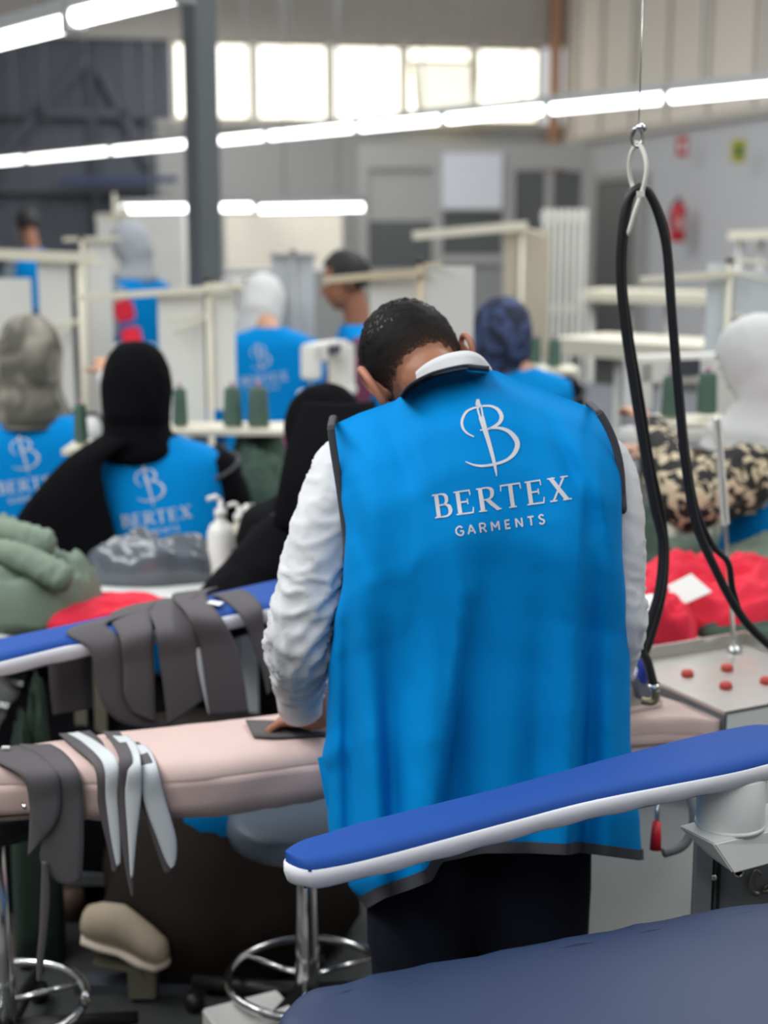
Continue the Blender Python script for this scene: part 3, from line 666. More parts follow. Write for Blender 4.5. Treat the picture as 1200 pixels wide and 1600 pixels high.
# binding round the armholes: rings that follow the vest's edge and go round the arm
def arm_ring(name, back, cx, dc, parent):
    pts = [P(x, y, dc-0.035) for x, y in back]
    front = [Vector((p.x, 2*dc-p.y+0.06, p.z)) for p in pts[::-1]]
    loop = cat(pts + front + [pts[0]], 6); vs = []
    for i, p in enumerate(loop):
        tng = (loop[min(i+1,len(loop)-1)]-loop[max(i-1,0)]).normalized(); s = tng.cross(Vector((0,1,0))); s = s.normalized() if s.length > 0.2 else Vector((1,0,0)); u = s.cross(tng)
        for j in range(8): a = 2*PI*j/8; vs.append(p + s*math.cos(a)*0.0065 + u*math.sin(a)*0.004)
    return mesh(name, vs, ringfaces(len(loop), 8), TRIM, parent)
arm_ring('armhole_trim', [(517,668),(521,700),(529,750),(536,800),(541,840),(542,880)], 520, 2.44, vest)
arm_ring('armhole_trim', [(937,645),(950,668),(961,695),(969,730),(972,770),(972,800)], 960, 2.44, vest)
neck_pts = [(628,622),(641,606),(665,592),(690,583),(730,575),(764,577)]
edge_ribbon('neck_trim', neck_pts, 10, 0.003, vest)
# little pocket flap standing off at the left side
mesh('pocket_flap', [P(496,1184,2.43), P(520,1178,2.40), P(522,1262,2.40), P(510,1262,2.43), P(498,1184,2.435), P(522,1178,2.405), P(524,1262,2.405), P(512,1262,2.435)], [(0,1,2,3),(4,5,6,7),(0,1,5,4),(1,2,6,5),(2,3,7,6),(3,0,4,7)], BLUE, vest, False)
# sleeves
def wrinkle(seed, base, el):
    def w(t, a):
        k = base + el*math.exp(-((t-0.66)/0.2)**2)
        r = 1-abs(noise.noise(Vector((math.cos(a)*0.9+t*3+seed, math.sin(a)*0.9+seed*2, t*9))))*2.2
        r2 = 1-abs(noise.noise(Vector((math.cos(a)*1.6+seed, math.sin(a)*1.6, t*24+math.cos(a-1)*2.0))))*2.2
        return 1 + k*(1.1*r + 2.6*max(-0.3, r2)**2*(1 if r2 > 0 else -0.4))
    return w
la = cat([P(585,730,2.53), P(553,730,2.51), P(517,800,2.475), P(487,900,2.455), P(468,995,2.455), P(467,1046,2.53), P(470,1080,2.60)], 22)
lr = cat([0.03, 0.060, 0.056, 0.052, 0.053, 0.049, 0.043], 22)
sl = tube('shirt_sleeve', la, lr, SHIRT, man, 48, wrinkle(1.3, 0.028, 0.05))
ra = cat([P(905,725,2.53), P(938,725,2.51), P(958,800,2.47), P(962,900,2.455), P(961,975,2.46), P(953,1025,2.54), P(942,1062,2.63)], 22)
rr = cat([0.03, 0.050, 0.050, 0.049, 0.050, 0.046, 0.042], 22)
sr = tube('shirt_sleeve', ra, rr, SHIRT, man, 48, wrinkle(4.1, 0.016, 0.03))
def cuff(a, b, r0, r1, parent):
    a, b = Vector(a), Vector(b); d = (b-a); L = d.length; d.normalize(); s = d.cross(Vector((1,0,0))).normalized(); u = d.cross(s); vs = []
    for x, r in ((0,r0),(L*0.5,(r0+r1)/2),(L,r1),(L,r1-0.004),(L*0.3,r0-0.006)):
        for j in range(29): 
            q = 2*PI*(0.04+j/28*0.97)+1.2; rr_ = r*(1+0.05*(j/28)); vs.append(a+d*x*(1+0.12*math.sin(j/28*PI*2+1))+(s*math.cos(q)+u*math.sin(q))*rr_)
    return mesh('cuff', vs, ringfaces(5, 29, False, 0, False), SHIRT, parent)
cf = cuff(la[-9], P(472,1102,2.635), 0.045, 0.044, sl)
ball('button', P(478,1104,2.585), (0.005,0.002,0.005), (Vector((1,0,0)), Vector((0,1,0)), Z), PLASTIC, cf, False, 8, 5)
cuff(ra[-8], P(936,1082,2.67), 0.043, 0.043, sr)
# collar
cu = [(630,606),(641,592),(652,580),(668,567),(690,556),(713,550),(733,549),(750,556),(763,571),(768,580)]
cl = [(632,620),(645,604),(660,594),(677,587),(697,582),(716,578),(735,576),(750,576),(764,578),(770,586)]
du = [2.60,2.565,2.54,2.52,2.503,2.495,2.495,2.505,2.53,2.57]
rib_s = [(P(*cl[i], du[i]-0.036), P(*cu[i], du[i]-0.022)) for i in range(10)]
ribbon('shirt_collar', rib_s, SHIRT, man, 0.004, 4, 4)
# body under the clothes: one continuous surface
hc = P(655, 582, 2.62); hax = axes_from((0.1, 0.62, -0.78), (-0.423, 0.735, 0.53))
NB = P(704, 628, 2.60)
lw = P(496, 1118, 2.665); rw = P(938, 1085, 2.69)
body = head_parts(hc, hax, 1.08) + [
    ('cap', hc - hax[2]*0.05 - hax[1]*0.03, NB, 0.056, 0.062), ('cap', NB, P(715,720,2.50), 0.06, 0.08),
    ('ell', P(725,790,2.455), (0.155,0.085,0.16)), ('ell', P(735,1000,2.46), (0.145,0.08,0.22)), ('ell', P(745,1180,2.46), (0.15,0.07,0.14)),
    ('cap', P(715,720,2.5), P(565,735,2.5), 0.055, 0.045), ('cap', P(715,720,2.5), P(920,735,2.5), 0.055, 0.04),
    ('cap', P(555,715,2.50), P(470,990,2.46), 0.045, 0.038), ('cap', P(470,990,2.46), lw, 0.038, 0.027),
    ('cap', P(930,715,2.50), P(958,970,2.46), 0.04, 0.036), ('cap', P(958,970,2.46), rw, 0.036, 0.027)]
for x in (0.075, 0.265): body += [('cap', (x, 2.43, 0.88), (x, 2.45, 0.48), 0.085, 0.06), ('cap', (x, 2.45, 0.48), (x, 2.43, 0.1), 0.055, 0.04), ('cap', (x, 2.43, 0.06), (x, 2.55, 0.045), 0.04, 0.035)]
body += hand_parts(lw + Vector((-0.005,0.0,-0.004)), (-0.9, 0.30, -0.2), (-0.1, -0.2, -1), (0.3, 0.9, 0.0), 1.05, 0.85)
body += hand_parts(rw, (0.15, 0.8, -0.2), (0.2, 0, -1), (-1, 0.1, 0), 1.1, 0.95)
smooth_union('body', body, SKIN, man, 0.0045, False, 2)
face_features(hc, hax, man, False, 1.08)
# ears
def ear(c, out, fwd, upv, parent, m, s=1.0):
    """outer rim, bowl and lobe"""
    c = Vector(c); o_, f_, u_ = Vector(out).normalized(), Vector(fwd).normalized(), Vector(upv).normalized()
    rim = cat([c + f_*0.010*s - u_*0.004*s, c + f_*0.014*s + u_*0.016*s + o_*0.004, c + u_*0.030*s + o_*0.010, c - f_*0.016*s + u_*0.022*s + o_*0.014, c - f_*0.019*s + o_*0.014, c - f_*0.010*s - u_*0.018*s + o_*0.010, c + f_*0.002*s - u_*0.030*s + o_*0.005, c + f_*0.010*s - u_*0.022*s], 5)
    v, f = tubev(rim, [0.0045*s+0.0018*math.sin(i/len(rim)*PI) for i in range(len(rim))], 8)
    o = mesh('ear', v, f, m, parent); ball('ear_bowl', c + o_*0.004, (0.014*s, 0.004, 0.022*s), (f_, o_, u_), m, o); return o
rt, fw, uu = hax
EARM = mat('ear_skin', (178, 116, 92), 0.5, var=0.05)
for e_ in (-1, 1): ear(hc + rt*(0.087*e_) - uu*0.008 - fw*0.012, rt*e_ - fw*0.5, fw, uu, man, EARM, 1.3 if e_ < 0 else 0.9)
# hair: thick short crop on top, faded towards the nape
HAIR = bpy.data.materials.new('short_black_hair_faded'); HAIR.use_nodes = True; MATS['hair'] = HAIR
nt = HAIR.node_tree; b_ = nt.nodes['Principled BSDF']; at_ = nt.nodes.new('ShaderNodeAttribute'); at_.attribute_name = 'hair_density'
nz_ = nt.nodes.new('ShaderNodeTexNoise'); nz_.inputs['Scale'].default_value = 260; tcx = nt.nodes.new('ShaderNodeTexCoord'); nt.links.new(tcx.outputs['Object'], nz_.inputs['Vector'])
ad = nt.nodes.new('ShaderNodeMath'); ad.operation = 'MULTIPLY_ADD'; ad.inputs[1].default_value = 0.5; nt.links.new(nz_.outputs['Fac'], ad.inputs[0]); nt.links.new(at_.outputs['Fac'], ad.inputs[2])
rmp = nt.nodes.new('ShaderNodeValToRGB'); rmp.color_ramp.elements[0].position = 0.30; rmp.color_ramp.elements[1].position = 0.95
rmp.color_ramp.elements[0].color = lin((160,108,82))+(1,); rmp.color_ramp.elements[1].color = lin((22,20,20))+(1,)
el = rmp.color_ramp.elements.new(0.6); el.color = lin((50,38,33))+(1,)
nt.links.new(ad.outputs[0], rmp.inputs['Fac']); nt.links.new(rmp.outputs['Color'], b_.inputs['Base Color']); b_.inputs['Roughness'].default_value = 0.7; b_.inputs['Specular IOR Level'].default_value = 0.15
hv, dens = [], []; nr, nn = 40, 64
skc = hc + uu*0.026 - fw*0.008
for i in range(nr):
    ph = i/(nr-1)*math.radians(142)
    for j in range(nn):
        th = 2*PI*j/nn; d = rt*(math.sin(ph)*math.cos(th)) + fw*(math.sin(ph)*math.sin(th)) + uu*math.cos(ph)
        front = math.sin(th)*math.sin(ph)
        lim = 1.0
        low = ph/math.radians(142)
        thick = 0.013*max(0, 1-low*1.25)**0.6 + 0.0012 - 0.007*max(0, low-0.8)/0.2
        wn = noise.noise(d*14)*0.45 + noise.noise(d*32)*0.35
        R = Vector((0.0825+thick*(1+wn), 0.102+thick*(1+wn), 0.1+thick*(1+wn)))
        p = skc + rt*(R.x*d.dot(rt)) + fw*(R.y*d.dot(fw)) + uu*(R.z*d.dot(uu))
        hv.append(p); dens.append(max(0.0, min(1.0, 2.6-low*2.65)))
keep = []
for i in range(nr-1):
    for j in range(nn):
        th = 2*PI*(j+0.5)/nn; ph = (i+0.5)/(nr-1)*142
        lim = 142 if math.sin(th) < 0.25 else (98 if math.sin(th) < 0.62 else 62)
        if ph < lim: keep.append((i*nn+j, i*nn+(j+1) % nn, (i+1)*nn+(j+1) % nn, (i+1)*nn+j))
hair = mesh('hair', hv, keep, HAIR, man)
at = hair.data.attributes.new('hair_density', 'FLOAT', 'POINT'); at.data.foreach_set('value', dens)
rnd = random.Random(5); lv, lf = [], []
for q in range(1500):                                             # short locks standing proud of the crop
    ph = math.radians(rnd.uniform(2, 82)); th = rnd.uniform(0, 2*PI)
    d = rt*(math.sin(ph)*math.cos(th)) + fw*(math.sin(ph)*math.sin(th)) + uu*math.cos(ph)
    low = ph/math.radians(142); tk = 0.013*max(0, 1-low*1.25)**0.6
    p = skc + rt*((0.082+tk)*d.dot(rt)) + fw*((0.101+tk)*d.dot(fw)) + uu*((0.099+tk)*d.dot(uu))
    tg = (d.cross(uu+Vector((0.01,0,0)))*rnd.uniform(-0.8,0.8) + (uu*-0.5+fw*0.35+Vector((0,-0.3,-0.4)))*rnd.uniform(0.4,1)); tg = (tg - d*tg.dot(d)*0.75).normalized()
    L = rnd.uniform(0.012, 0.025)*(1-low*0.6); s = tg.cross(d).normalized()*rnd.uniform(0.0008, 0.0018); o = len(lv)
    m1 = p + tg*L*0.5 + d*L*0.18; m2 = p + tg*L - d*0.0005
    lv += [p-s, p+s, m1-s*0.8+d*0.0008, m1+s*0.8+d*0.0008, m2]; lf += [(o,o+1,o+3,o+2),(o+2,o+3,o+4)]
lk = mesh('hair_locks', lv, lf, mat('glossy_black_hair', (24,22,22), 0.35, var=0.2), hair, recalc=False); lk['kind'] = 'stuff'
# trousers and shoes
tr = [('ell', (0.17,2.46,0.84), (0.165,0.08,0.12))]
for x, o_ in ((0.068, 0), (0.268, 0.01)): tr += [('cap', (x+0.01,2.46,0.82), (x,2.44,0.55), 0.09, 0.102), ('cap', (x,2.44,0.55), (x,2.43,0.45), 0.102, 0.098), ('cap', (x,2.43,0.50), (x,2.44,0.08), 0.098, 0.072)]
smooth_union('trousers', tr, NAVYTR, man, 0.01, False, 4)
for x in (0.065, 0.27): smooth_union('shoe', [('cap', (x,2.42,0.05), (x,2.58,0.04), 0.045, 0.04), ('ell', (x,2.5,0.015), (0.05,0.16,0.015))], RUBBER, man, 0.006)
# ================================================================== THE PINK IRONING STATION
ZP = 0.75
st2 = thing('ironing_table', 'ironing table under a dusty pink cloth where the man is pressing', 'ironing table', (0.1, 2.65, 0))
nearp = [(-160,1222),(-60,1206),(100,1200),(240,1199),(340,1191),(500,1170),(700,1152),(900,1138),(1010,1126),(1085,1124),(1118,1128)]
farp = [(1136,1124),(1122,1110),(1072,1094),(1028,1078),(980,1062),(800,1068),(600,1090),(422,1110),(230,1132),(27,1160),(-90,1176),(-170,1196)]
fpx = [PZ(x, y, ZP) for x, y in farp[::-1]]; npx = [PZ(x, y, ZP) for x, y in nearp]
e0_, e1_ = (fpx[0]+npx[0])/2, (fpx[-1]+npx[-1])/2
fpk = cat([(p.x,p.y,0) for p in [e0_]+fpx+[e1_]], 5); npk = cat([(p.x,p.y,0) for p in [e0_]+npx+[e1_]], 5)
pts = [(p.x, p.y) for p in by_length(fpk, 150)+by_length(npk, 150)[::-1][1:-1]]
def pw_(q, k, n, v):
    m_ = noise.noise(Vector((v.x*9, v.y*9, 1)))
    if q == 0: return Vector((0.004*noise.noise(Vector((v.x*30,v.y*30,4))), 0, 0.014*m_ + 0.008*noise.noise(Vector((v.x*32, v.y*32, 2)))))
    if q == 3: return Vector()
    if q < 4: return Vector((0.006*noise.noise(Vector((v.x*14,v.y*14,q*0.7))), 0.007*noise.noise(Vector((v.x*12,v.y*12,q*0.6+5))), 0))
    return Vector((0, 0, 0.003*m_))
slab('pink_cloth', pts, [(0.010, ZP-0.105), (0.002, ZP-0.075), (0, ZP-0.045), (0.0, ZP-0.03)], PINK, st2, pw_)
cushion('cloth_top', fpk, npk, ZP-0.006, 0.008, 0.026, PINK, st2, 150, 33, 0.003)
slab('board_core', pts, [(0.03, ZP-0.09), (0.03, ZP-0.05)], GREYMET, st2)
for k in range(3): tube('cloth_pin', [P(33-k*3, 1254+k*20, 2.42), P(39-k*3, 1262+k*20, 2.40)], [0.002, 0.004], CHROME, st2, 6) if k == 0 else None
wc = P(1062, 1200, 2.70)
box('cabinet', (wc.x+0.02, 2.86, 0.33), (0.62, 0.28, 0.62), mat('white_enamel_cabinet', (238, 240, 234), 0.4, var=0.02, vs=2), st2, (Vector((math.cos(.3),math.sin(.3),0)), Vector((-math.sin(.3),math.cos(.3),0)), Z), 0.01)
box('side_shelf', (wc.x-0.05, 2.70, 0.648), (0.34, 0.10, 0.02), WHITEMET, st2)
box('leg', (0.2, 2.76, 0.33), (0.06, 0.06, 0.66), GREYMET, st2)
# valve lever with red grip, grey hose loop
lv_ = P(1028, 1262, 2.5)
lev = thing('valve_lever', 'thin steel valve lever with a red plastic grip below the blue board', 'lever', (lv_.x, lv_.y, 0))
tube('stem', [P(1029,1230,2.55), P(1028,1250,2.5), P(1026,1288,2.48)], 0.0042, STEEL, lev, 8)
tube('grip', [P(1026,1284,2.48), P(1025,1305,2.475), P(1024,1328,2.47)], [0.0075, 0.0095, 0.0105], REDRUB if False else mat('red_plastic_grip', (206, 32, 44), 0.4), lev, 12)
tag(tube('grey_hose', cat([P(1072,1225,2.52), P(1083,1262,2.50), P(1082,1295,2.49), P(1066,1322,2.48), P(1036,1333,2.47)], 8), 0.0085, mat('grey_hose', (112, 116, 118), 0.5), None, 10), 'grey bent hose beside the red-gripped lever', 'hose')
# steel tray with red silicone feet, beside the pink cloth
N_ = PZ(1133, 1110, 0.775); T0 = Vector((N_.x, N_.y, 0)); ta, tb = 0.36, 0.36
tray = thing('iron_rest_tray', 'shallow steel iron rest tray with red rubber pads at right', 'tray', (T0 + A*ta/2 + B*tb/2 + Z*0.76))
tc_ = T0 + A*ta/2 + B*tb/2
box('tray_floor', tc_+Z*0.768, (ta, tb, 0.008), STEEL, tray, ROW)
box('rim', tc_+B*tb/2+Z*0.783, (ta, 0.008, 0.028), STEEL, tray, ROW); box('rim', tc_+A*ta/2+Z*0.783, (0.008, tb, 0.028), STEEL, tray, ROW)
box('apron', tc_-B*(tb/2-0.003)+Z*0.715, (ta, 0.006, 0.10), WHITEMET, tray, ROW); box('apron', tc_-A*(ta/2-0.003)+Z*0.715, (0.006, tb, 0.10), GREYMET, tray, ROW)
box('pedestal', tc_+A*0.05+B*0.08+Z*0.37, (0.2, 0.18, 0.74), WHITEMET, tray, ROW)
for x, y in ((1074,1055),(1136,1046),(1134,1074),(1197,1066)):
    p = PZ(x, y, 0.772); lathe('red_pad', p, [(0,0),(0.0135,0),(0.0135,0.006),(0.010,0.011),(0,0.0125)], REDRUB, tray, 16)
# steel rod with coil spring on the tray's far corner
rb = PZ(1148, 1016, 0.775); rt_ = P(1120, 652, rb.y-0.02)
rod = thing('cable_support_rod', 'thin steel rod with a coil spring at the top standing on the tray', 'rod', rb)
dirr = (rt_-rb).normalized(); mid_ = rb.lerp(rt_, 0.55)
tube('rod', [rb, mid_, rt_], 0.0052, STEEL, rod, 8); lathe('foot', rb, [(0,0),(0.016,0),(0.016,0.005),(0.009,0.01),(0,0.012)], CHROME, rod, 14)
sp = []
for i in range(34*10+1):
    t = i/340; a = 2*PI*i/10; c = mid_.lerp(rt_, t); s = dirr.cross(Vector((0,1,0))).normalized(); u = dirr.cross(s); sp.append(c + (s*math.cos(a)+u*math.sin(a))*0.0085)
tube('coil_spring', sp, 0.0022, STEEL, rod, 5)
# steam iron
ic = PZ(962, 1092, ZP+0.004); irn = thing('steam_iron', 'metal steam iron with blue handle in the man\'s right hand', 'iron', ic)
ix = axes_from((-0.5, 0.86, 0), Z)
def ip(x, y, z): return ic + ix[0]*x + ix[1]*y + Z*z
prof = [(-0.052,-0.085),(-0.05,0.0),(-0.03,0.07),(0,0.115),(0.03,0.07),(0.05,0.0),(0.052,-0.085)]
def iloft(name, rows, m): 
    vs = []
    for z, k, sh in rows: vs += [ip(x*k, y*k+sh, z) for x, y in prof]
    return mesh(name, vs, ringfaces(len(rows), len(prof)), m, irn, False)
iloft('soleplate', [(0, 1, 0), (0.012, 1, 0)], CHROME); iloft('housing', [(0.012, 0.95, 0), (0.045, 0.85, -0.005), (0.06, 0.6, -0.02)], STEEL)
tube('handle', cat([ip(0,-0.07,0.05), ip(0,-0.085,0.09), ip(0,-0.03,0.115), ip(0,0.04,0.105), ip(0,0.055,0.055)], 5), 0.014, mat('blue_handle', (40, 60, 160), 0.5), irn, 12)
bx_ = P(999, 1068, ic.y-0.055)
box('rear_valve_box', bx_, (0.030, 0.05, 0.05), mat('grey_plastic', (128, 130, 138), 0.4), irn, (Vector((0.95,0.2,0.25)).normalized(), Vector((-0.2,0.97,0)).normalized(), Vector((-0.25,0,0.97)).normalized()), 0.004)
BRASS = mat('brass_fitting', (170, 155, 120), 0.35, 0.8)
tube('elbow_fitting', cat([P(1003,1095,2.66), P(1015,1097,2.655), P(1023,1094,2.655), P(1024,1078,2.655)], 4), 0.0075, BRASS, irn, 10)
tube('hose_clamp', [P(1021,1068,2.655), P(1022,1078,2.655)], 0.0125, CHROME, irn, 14)
# hanging black cables (two doubled strands) with their tie
D = 2.72
Lst = [(1003,291),(985,305),(974,345),(969,420),(975,500),(988,590),(1004,690),(1022,790),(1035,850),(1030,920),(1014,975),(1003,1012),(1012,1034),(1022,1072)]
Lst2 = [(1006,289),(990,300),(979,345),(974,430),(984,520),(1001,620),(1017,720),(1034,800),(1041,860),(1037,925),(1022,985),(1006,1030)]
dl = lambda y, o: D + o + (2.655-D)*max(0, (y-850)/212)
def ctube(name, L, off, lab, r=0.0068): tag(tube(name, cat([P(x, y, dl(y, off)) for x, y in L], 6), r, RUBBER, None, 10), lab, 'cable')
ctube('steam_hose', Lst, 0.0, 'black steam hose hanging in a loop and ending at the iron', 0.0085)
ctube('power_cable', Lst2, 0.02, 'thinner black cable running beside the steam hose down behind the man', 0.006)
Rst = [(1000,294),(1012,299),(1027,330),(1041,385),(1048,470),(1056,570),(1063,650),(1072,735),(1088,820),(1118,890),(1150,950),(1182,990),(1240,1040)]
Rst2 = [(998,290),(1018,305),(1036,345),(1046,400),(1053,500),(1063,610),(1072,700),(1087,790),(1112,850),(1138,880),(1146,925),(1168,975),(1235,1030)]
tag(tube('steam_hose', cat([P(x, y, D) for x, y in Rst], 6), 0.0085, RUBBER, None, 10), 'thick black hose curving down to the right edge over the tray', 'cable')
tag(tube('power_cable', cat([P(x, y, D+0.018) for x, y in Rst2], 6), 0.006, RUBBER, None, 10), 'thinner black cable curving down to the right edge behind the hose', 'cable')
ZIP = mat('natural_nylon', (222, 220, 208), 0.5)
zt = thing('cable_tie', 'white nylon cable tie holding the black cables on the hook', 'cable tie', P(1000, 290, D))
tube('loop', cat([P(999,224,D), P(1008,245,D-0.015), P(1010,268,D-0.022), P(1004,297,D-0.018), P(997,303,D), P(988,290,D+0.02), P(983,265,D+0.02), P(986,240,D+0.012), P(997,222,D)], 6), 0.0042, ZIP, zt, 8)
box('lock_head', P(1001,303,D-0.02), (0.013, 0.011, 0.010), ZIP, zt); tube('tail', cat([P(1001,305,D-0.02), P(992,330,D-0.025), P(981,368,D-0.02)], 5), [0.0042]*10+[0.0015], ZIP, zt, 6)
hk = thing('ceiling_hook', 'bright steel snap hook hanging on a thin wire above the cables', 'hook', P(996, 226, D))
tube('ring', cat([P(993,200,D), P(1002,203,D), P(1005,215,D), P(1000,228,D), P(991,226,D+0.005), P(988,212,D+0.005), P(993,200,D)], 5), 0.0042, CHROME, hk, 8)
tube('clip', [P(996,200,D), P(1003,198,D), P(1009,203,D)], 0.006, CHROME, hk, 8)
tube('wire', [P(998,198,D), P(1002,90,D), P(1006,-60,D)], 0.0012, STEEL, hk, 5)
# ================================================================== LEFT SLEEVE BOARD WITH CLOTH BANDS
sb2 = thing('sleeve_ironing_board', 'royal blue sleeve board at left with dark cloth bands hanging over it', 'ironing board', (-0.45, 2.8, 0.9))
ZL = 0.905
upp = [(-150,1046),(-60,1014),(0,1000),(120,975),(255,944),(345,926),(440,905),(560,882),(720,852)]
low = [(-150,1062),(-80,1056),(0,1037),(100,1013),(140,1006),(345,967),(440,950),(560,925),(720,893)]
sleeve_board(sb2, upp, low, [PZ(745, 852, ZL), PZ(745, 880, ZL)], ZL)
bx2 = PZ(690, 880, ZL); box('support_post', (bx2.x, bx2.y, 0.45), (0.06, 0.06, 0.80), WHITEMET, sb2); box('foot_plate', (bx2.x, bx2.y, 0.025), (0.2, 0.2, 0.05), WHITEMET, sb2)
zl = ZL+0.011
def over(xs_top, hang, dn):
    """stations: points on the board's top by pixel, then hanging points by pixel at the near edge's distance"""
    out = [(PZ(*a, zl), PZ(*b, zl)) for a, b in xs_top]
    return out + [(P(*a, da), P(*b, db)) for (a, b), (da, db) in zip(hang, dn)]
def nd(px): return PZ(px, interp(low, px), ZL-0.012).y - 0.012
def band(lab, top, hang, inset=0.0, m=STRIP, t=0.004, belly=0.004, grp='dark bands on the left sleeve board'):
    dn = [(nd(a[0])-inset, nd(b[0])-inset) for a, b in hang]
    return tag(ribbon('waistband_strip', over(top, hang, dn), m, None, t, 6, 7, belly), lab, 'cloth strip', grp)
fd = PZ(110, 977, ZL).y + 0.02
tag(ribbon('waistband_strip', [(P(77,1010,fd), P(140,1000,fd+0.03)), (P(76,1045,fd), P(142,1033,fd+0.03)), (P(79,1085,fd), P(144,1075,fd+0.03)), (P(83,1118,fd), P(146,1106,fd+0.03))], STRIP, None, 0.004), 'dark grey strip hanging down behind the left sleeve board', 'cloth strip', 'dark bands on the left sleeve board')
band('dark grey band curling round at its foot, leftmost over the left sleeve board', [((190,962),(240,952)),((150,970),(205,960)),((104,988),(166,976))], [((140,1015),(194,1004)),((149,1062),(199,1050)),((164,1106),(207,1095)),((190,1130),(226,1112)),((232,1138),(250,1122)),((268,1138),(268,1134))], 0.006)
band('dark grey band with frayed left edge, second over the left sleeve board', [((210,945),(262,935)),((172,962),(236,952))], [((188,998),(238,985)),((192,1040),(240,1030)),((194,1085),(241,1085)),((206,1112),(242,1128))], 0.018)
band('dark grey folded band with pointed foot, third over the left sleeve board', [((262,936),(312,928)),((232,948),(300,945))], [((244,985),(309,985)),((249,1030),(311,1020)),((256,1080),(314,1062)),((262,1134),(318,1092))], 0.030)
b5 = band('wide dark grey band with pale lining, nearest the man on the left sleeve board', [((290,925),(340,918)),((268,932),(322,930))], [((292,960),(345,965)),((312,1010),(368,1006)),((320,1060),(380,1058)),((328,1118),(388,1113))], 0.038)
v5 = [(P(306,1000,nd(306)-0.034), P(316,998,nd(316)-0.034)), (P(309,1040,nd(309)-0.034), P(321,1040,nd(321)-0.034)), (P(318,1085,nd(318)-0.034), P(329,1085,nd(329)-0.034)), (P(326,1117,nd(326)-0.034), P(331,1117,nd(331)-0.034))]
lin_ = ribbon('pale_lining', v5, LINING, b5, 0.002)
band('narrow dark grey strap slung over the left sleeve board beside the man\'s sleeve', [((328,930),(372,922)),((345,935),(388,926))], [((376,962),(408,948)),((392,1000),(413,985)),((408,1045),(420,1030)),((418,1085),(421,1080))], 0.01)
tag(mesh('paper_tag', [PZ(322,942,zl), PZ(342,946,zl), PZ(350,941,zl), PZ(330,938,zl), PZ(322,942,zl+.004), PZ(342,946,zl+.004), PZ(350,941,zl+.004), PZ(330,938,zl+.004)], BOXF and [(0,1,2,3),(4,5,6,7),(0,1,5,4),(1,2,6,5),(2,3,7,6),(3,0,4,7)], PLASTIC, None, False), 'small white paper tag lying on the left blue board', 'tag')
# ================================================================== STRIPS ON THE PINK TABLE
zp = ZP+0.008
def npd(px): return PZ(px, interp(nearp, px), ZP).y - 0.012
def tband(name, lab, top, hang, inset=0.0, m=STRIP, t=0.003, belly=0.003):
    out = [(PZ(*a, zp+inset*0.3), PZ(*b, zp+inset*0.3)) for a, b in top] + [(P(*a, npd(a[0])-inset), P(*b, npd(b[0])-inset)) for a, b in hang]
    return tag(ribbon(name, out, m, None, t, 6, 7, belly), lab, 'cloth strip', 'strips on the pink table')
tband('collar_strip', 'wide dark grey strip with rounded end hanging off the pink table at left', [((30,1163),(78,1163)),((40,1178),(100,1176))], [((62,1210),(122,1204)),((68,1260),(130,1250)),((66,1310),(131,1315)),((62,1340),(129,1360)),((72,1362),(127,1374)),((92,1380),(122,1377))], 0.004)
tband('collar_strip', 'dark grey strip with slanting end lying on top at the far left', [((-30,1172),(28,1165)),((-5,1190),(60,1178))], [((36,1216),(88,1206)),((46,1258),(95,1246)),((46,1290),(88,1285)),((44,1338),(60,1318))], 0.016)
tband('interlined_strip', 'dark grey strip hanging behind the leftmost pale strip', [((92,1147),(140,1142)),((112,1165),(160,1160))], [((148,1200),(170,1196)),((154,1260),(180,1258)),((170,1330),(188,1326)),((176,1362),(183,1361))], 0.003)
tband('interlined_strip', 'pale grey interlined strip, leftmost of three hanging off the pink table', [((106,1146),(122,1144)),((132,1162),(152,1160))], [((162,1196),(184,1190)),((166,1250),(184,1246)),((174,1310),(188,1306)),((183,1354),(188,1348))], 0.010, LINING)
tband('interlined_strip', 'dark grey strip tapering low behind the middle pale strip', [((160,1143),(186,1143)),((174,1158),(196,1158))], [((186,1186),(206,1186)),((186,1240),(206,1240)),((190,1310),(208,1310)),((198,1365),(208,1365)),((206,1400),(208,1400))], 0.014)
tband('interlined_strip', 'pale grey interlined strip with a sharp point, middle of three', [((176,1150),(200,1150)),((192,1168),(214,1166))], [((200,1196),(220,1192)),((196,1240),(221,1240)),((200,1300),(214,1300)),((205,1372),(207,1370))], 0.020, LINING)
tband('interlined_strip', 'dark grey strip hanging behind the rightmost pale strip', [((196,1160),(216,1160)),((206,1172),(226,1170))], [((214,1200),(240,1196)),((220,1250),(250,1246)),((238,1310),(264,1306)),((258,1366),(270,1362))], 0.004)
tband('interlined_strip', 'pale grey interlined strip with rounded end, rightmost of three', [((200,1164),(226,1164)),((212,1178),(236,1174))], [((220,1205),(246,1200)),((226,1255),(258,1248)),((246,1310),(274,1304)),((259,1344),(276,1334)),((267,1356),(272,1352))], 0.012, LINING)
tband('long_strap', 'thin grey strap trailing from the pink table down to the floor', [], [((66,1345),(74,1345)),((64,1400),(78,1395)),((62,1450),(74,1450)),((58,1500),(68,1500)),((58,1532),(64,1532))], 0.02)
tag(ribbon('waistband_strip', [(PZ(384,1126,zp), PZ(396,1151,zp)), (PZ(430,1127,zp), PZ(440,1152,zp)), (PZ(480,1129,zp), PZ(488,1149,zp)), (PZ(520,1128,zp), PZ(526,1147,zp))], STRIP, None, 0.004), 'dark grey band pressed flat under the man\'s left hand', 'cloth strip')
tag(box('clip', PZ(9, 1168, zp+0.012), (0.014, 0.006, 0.004), PLASTIC), 'tiny white clip on the dark strip at far left', 'clip')
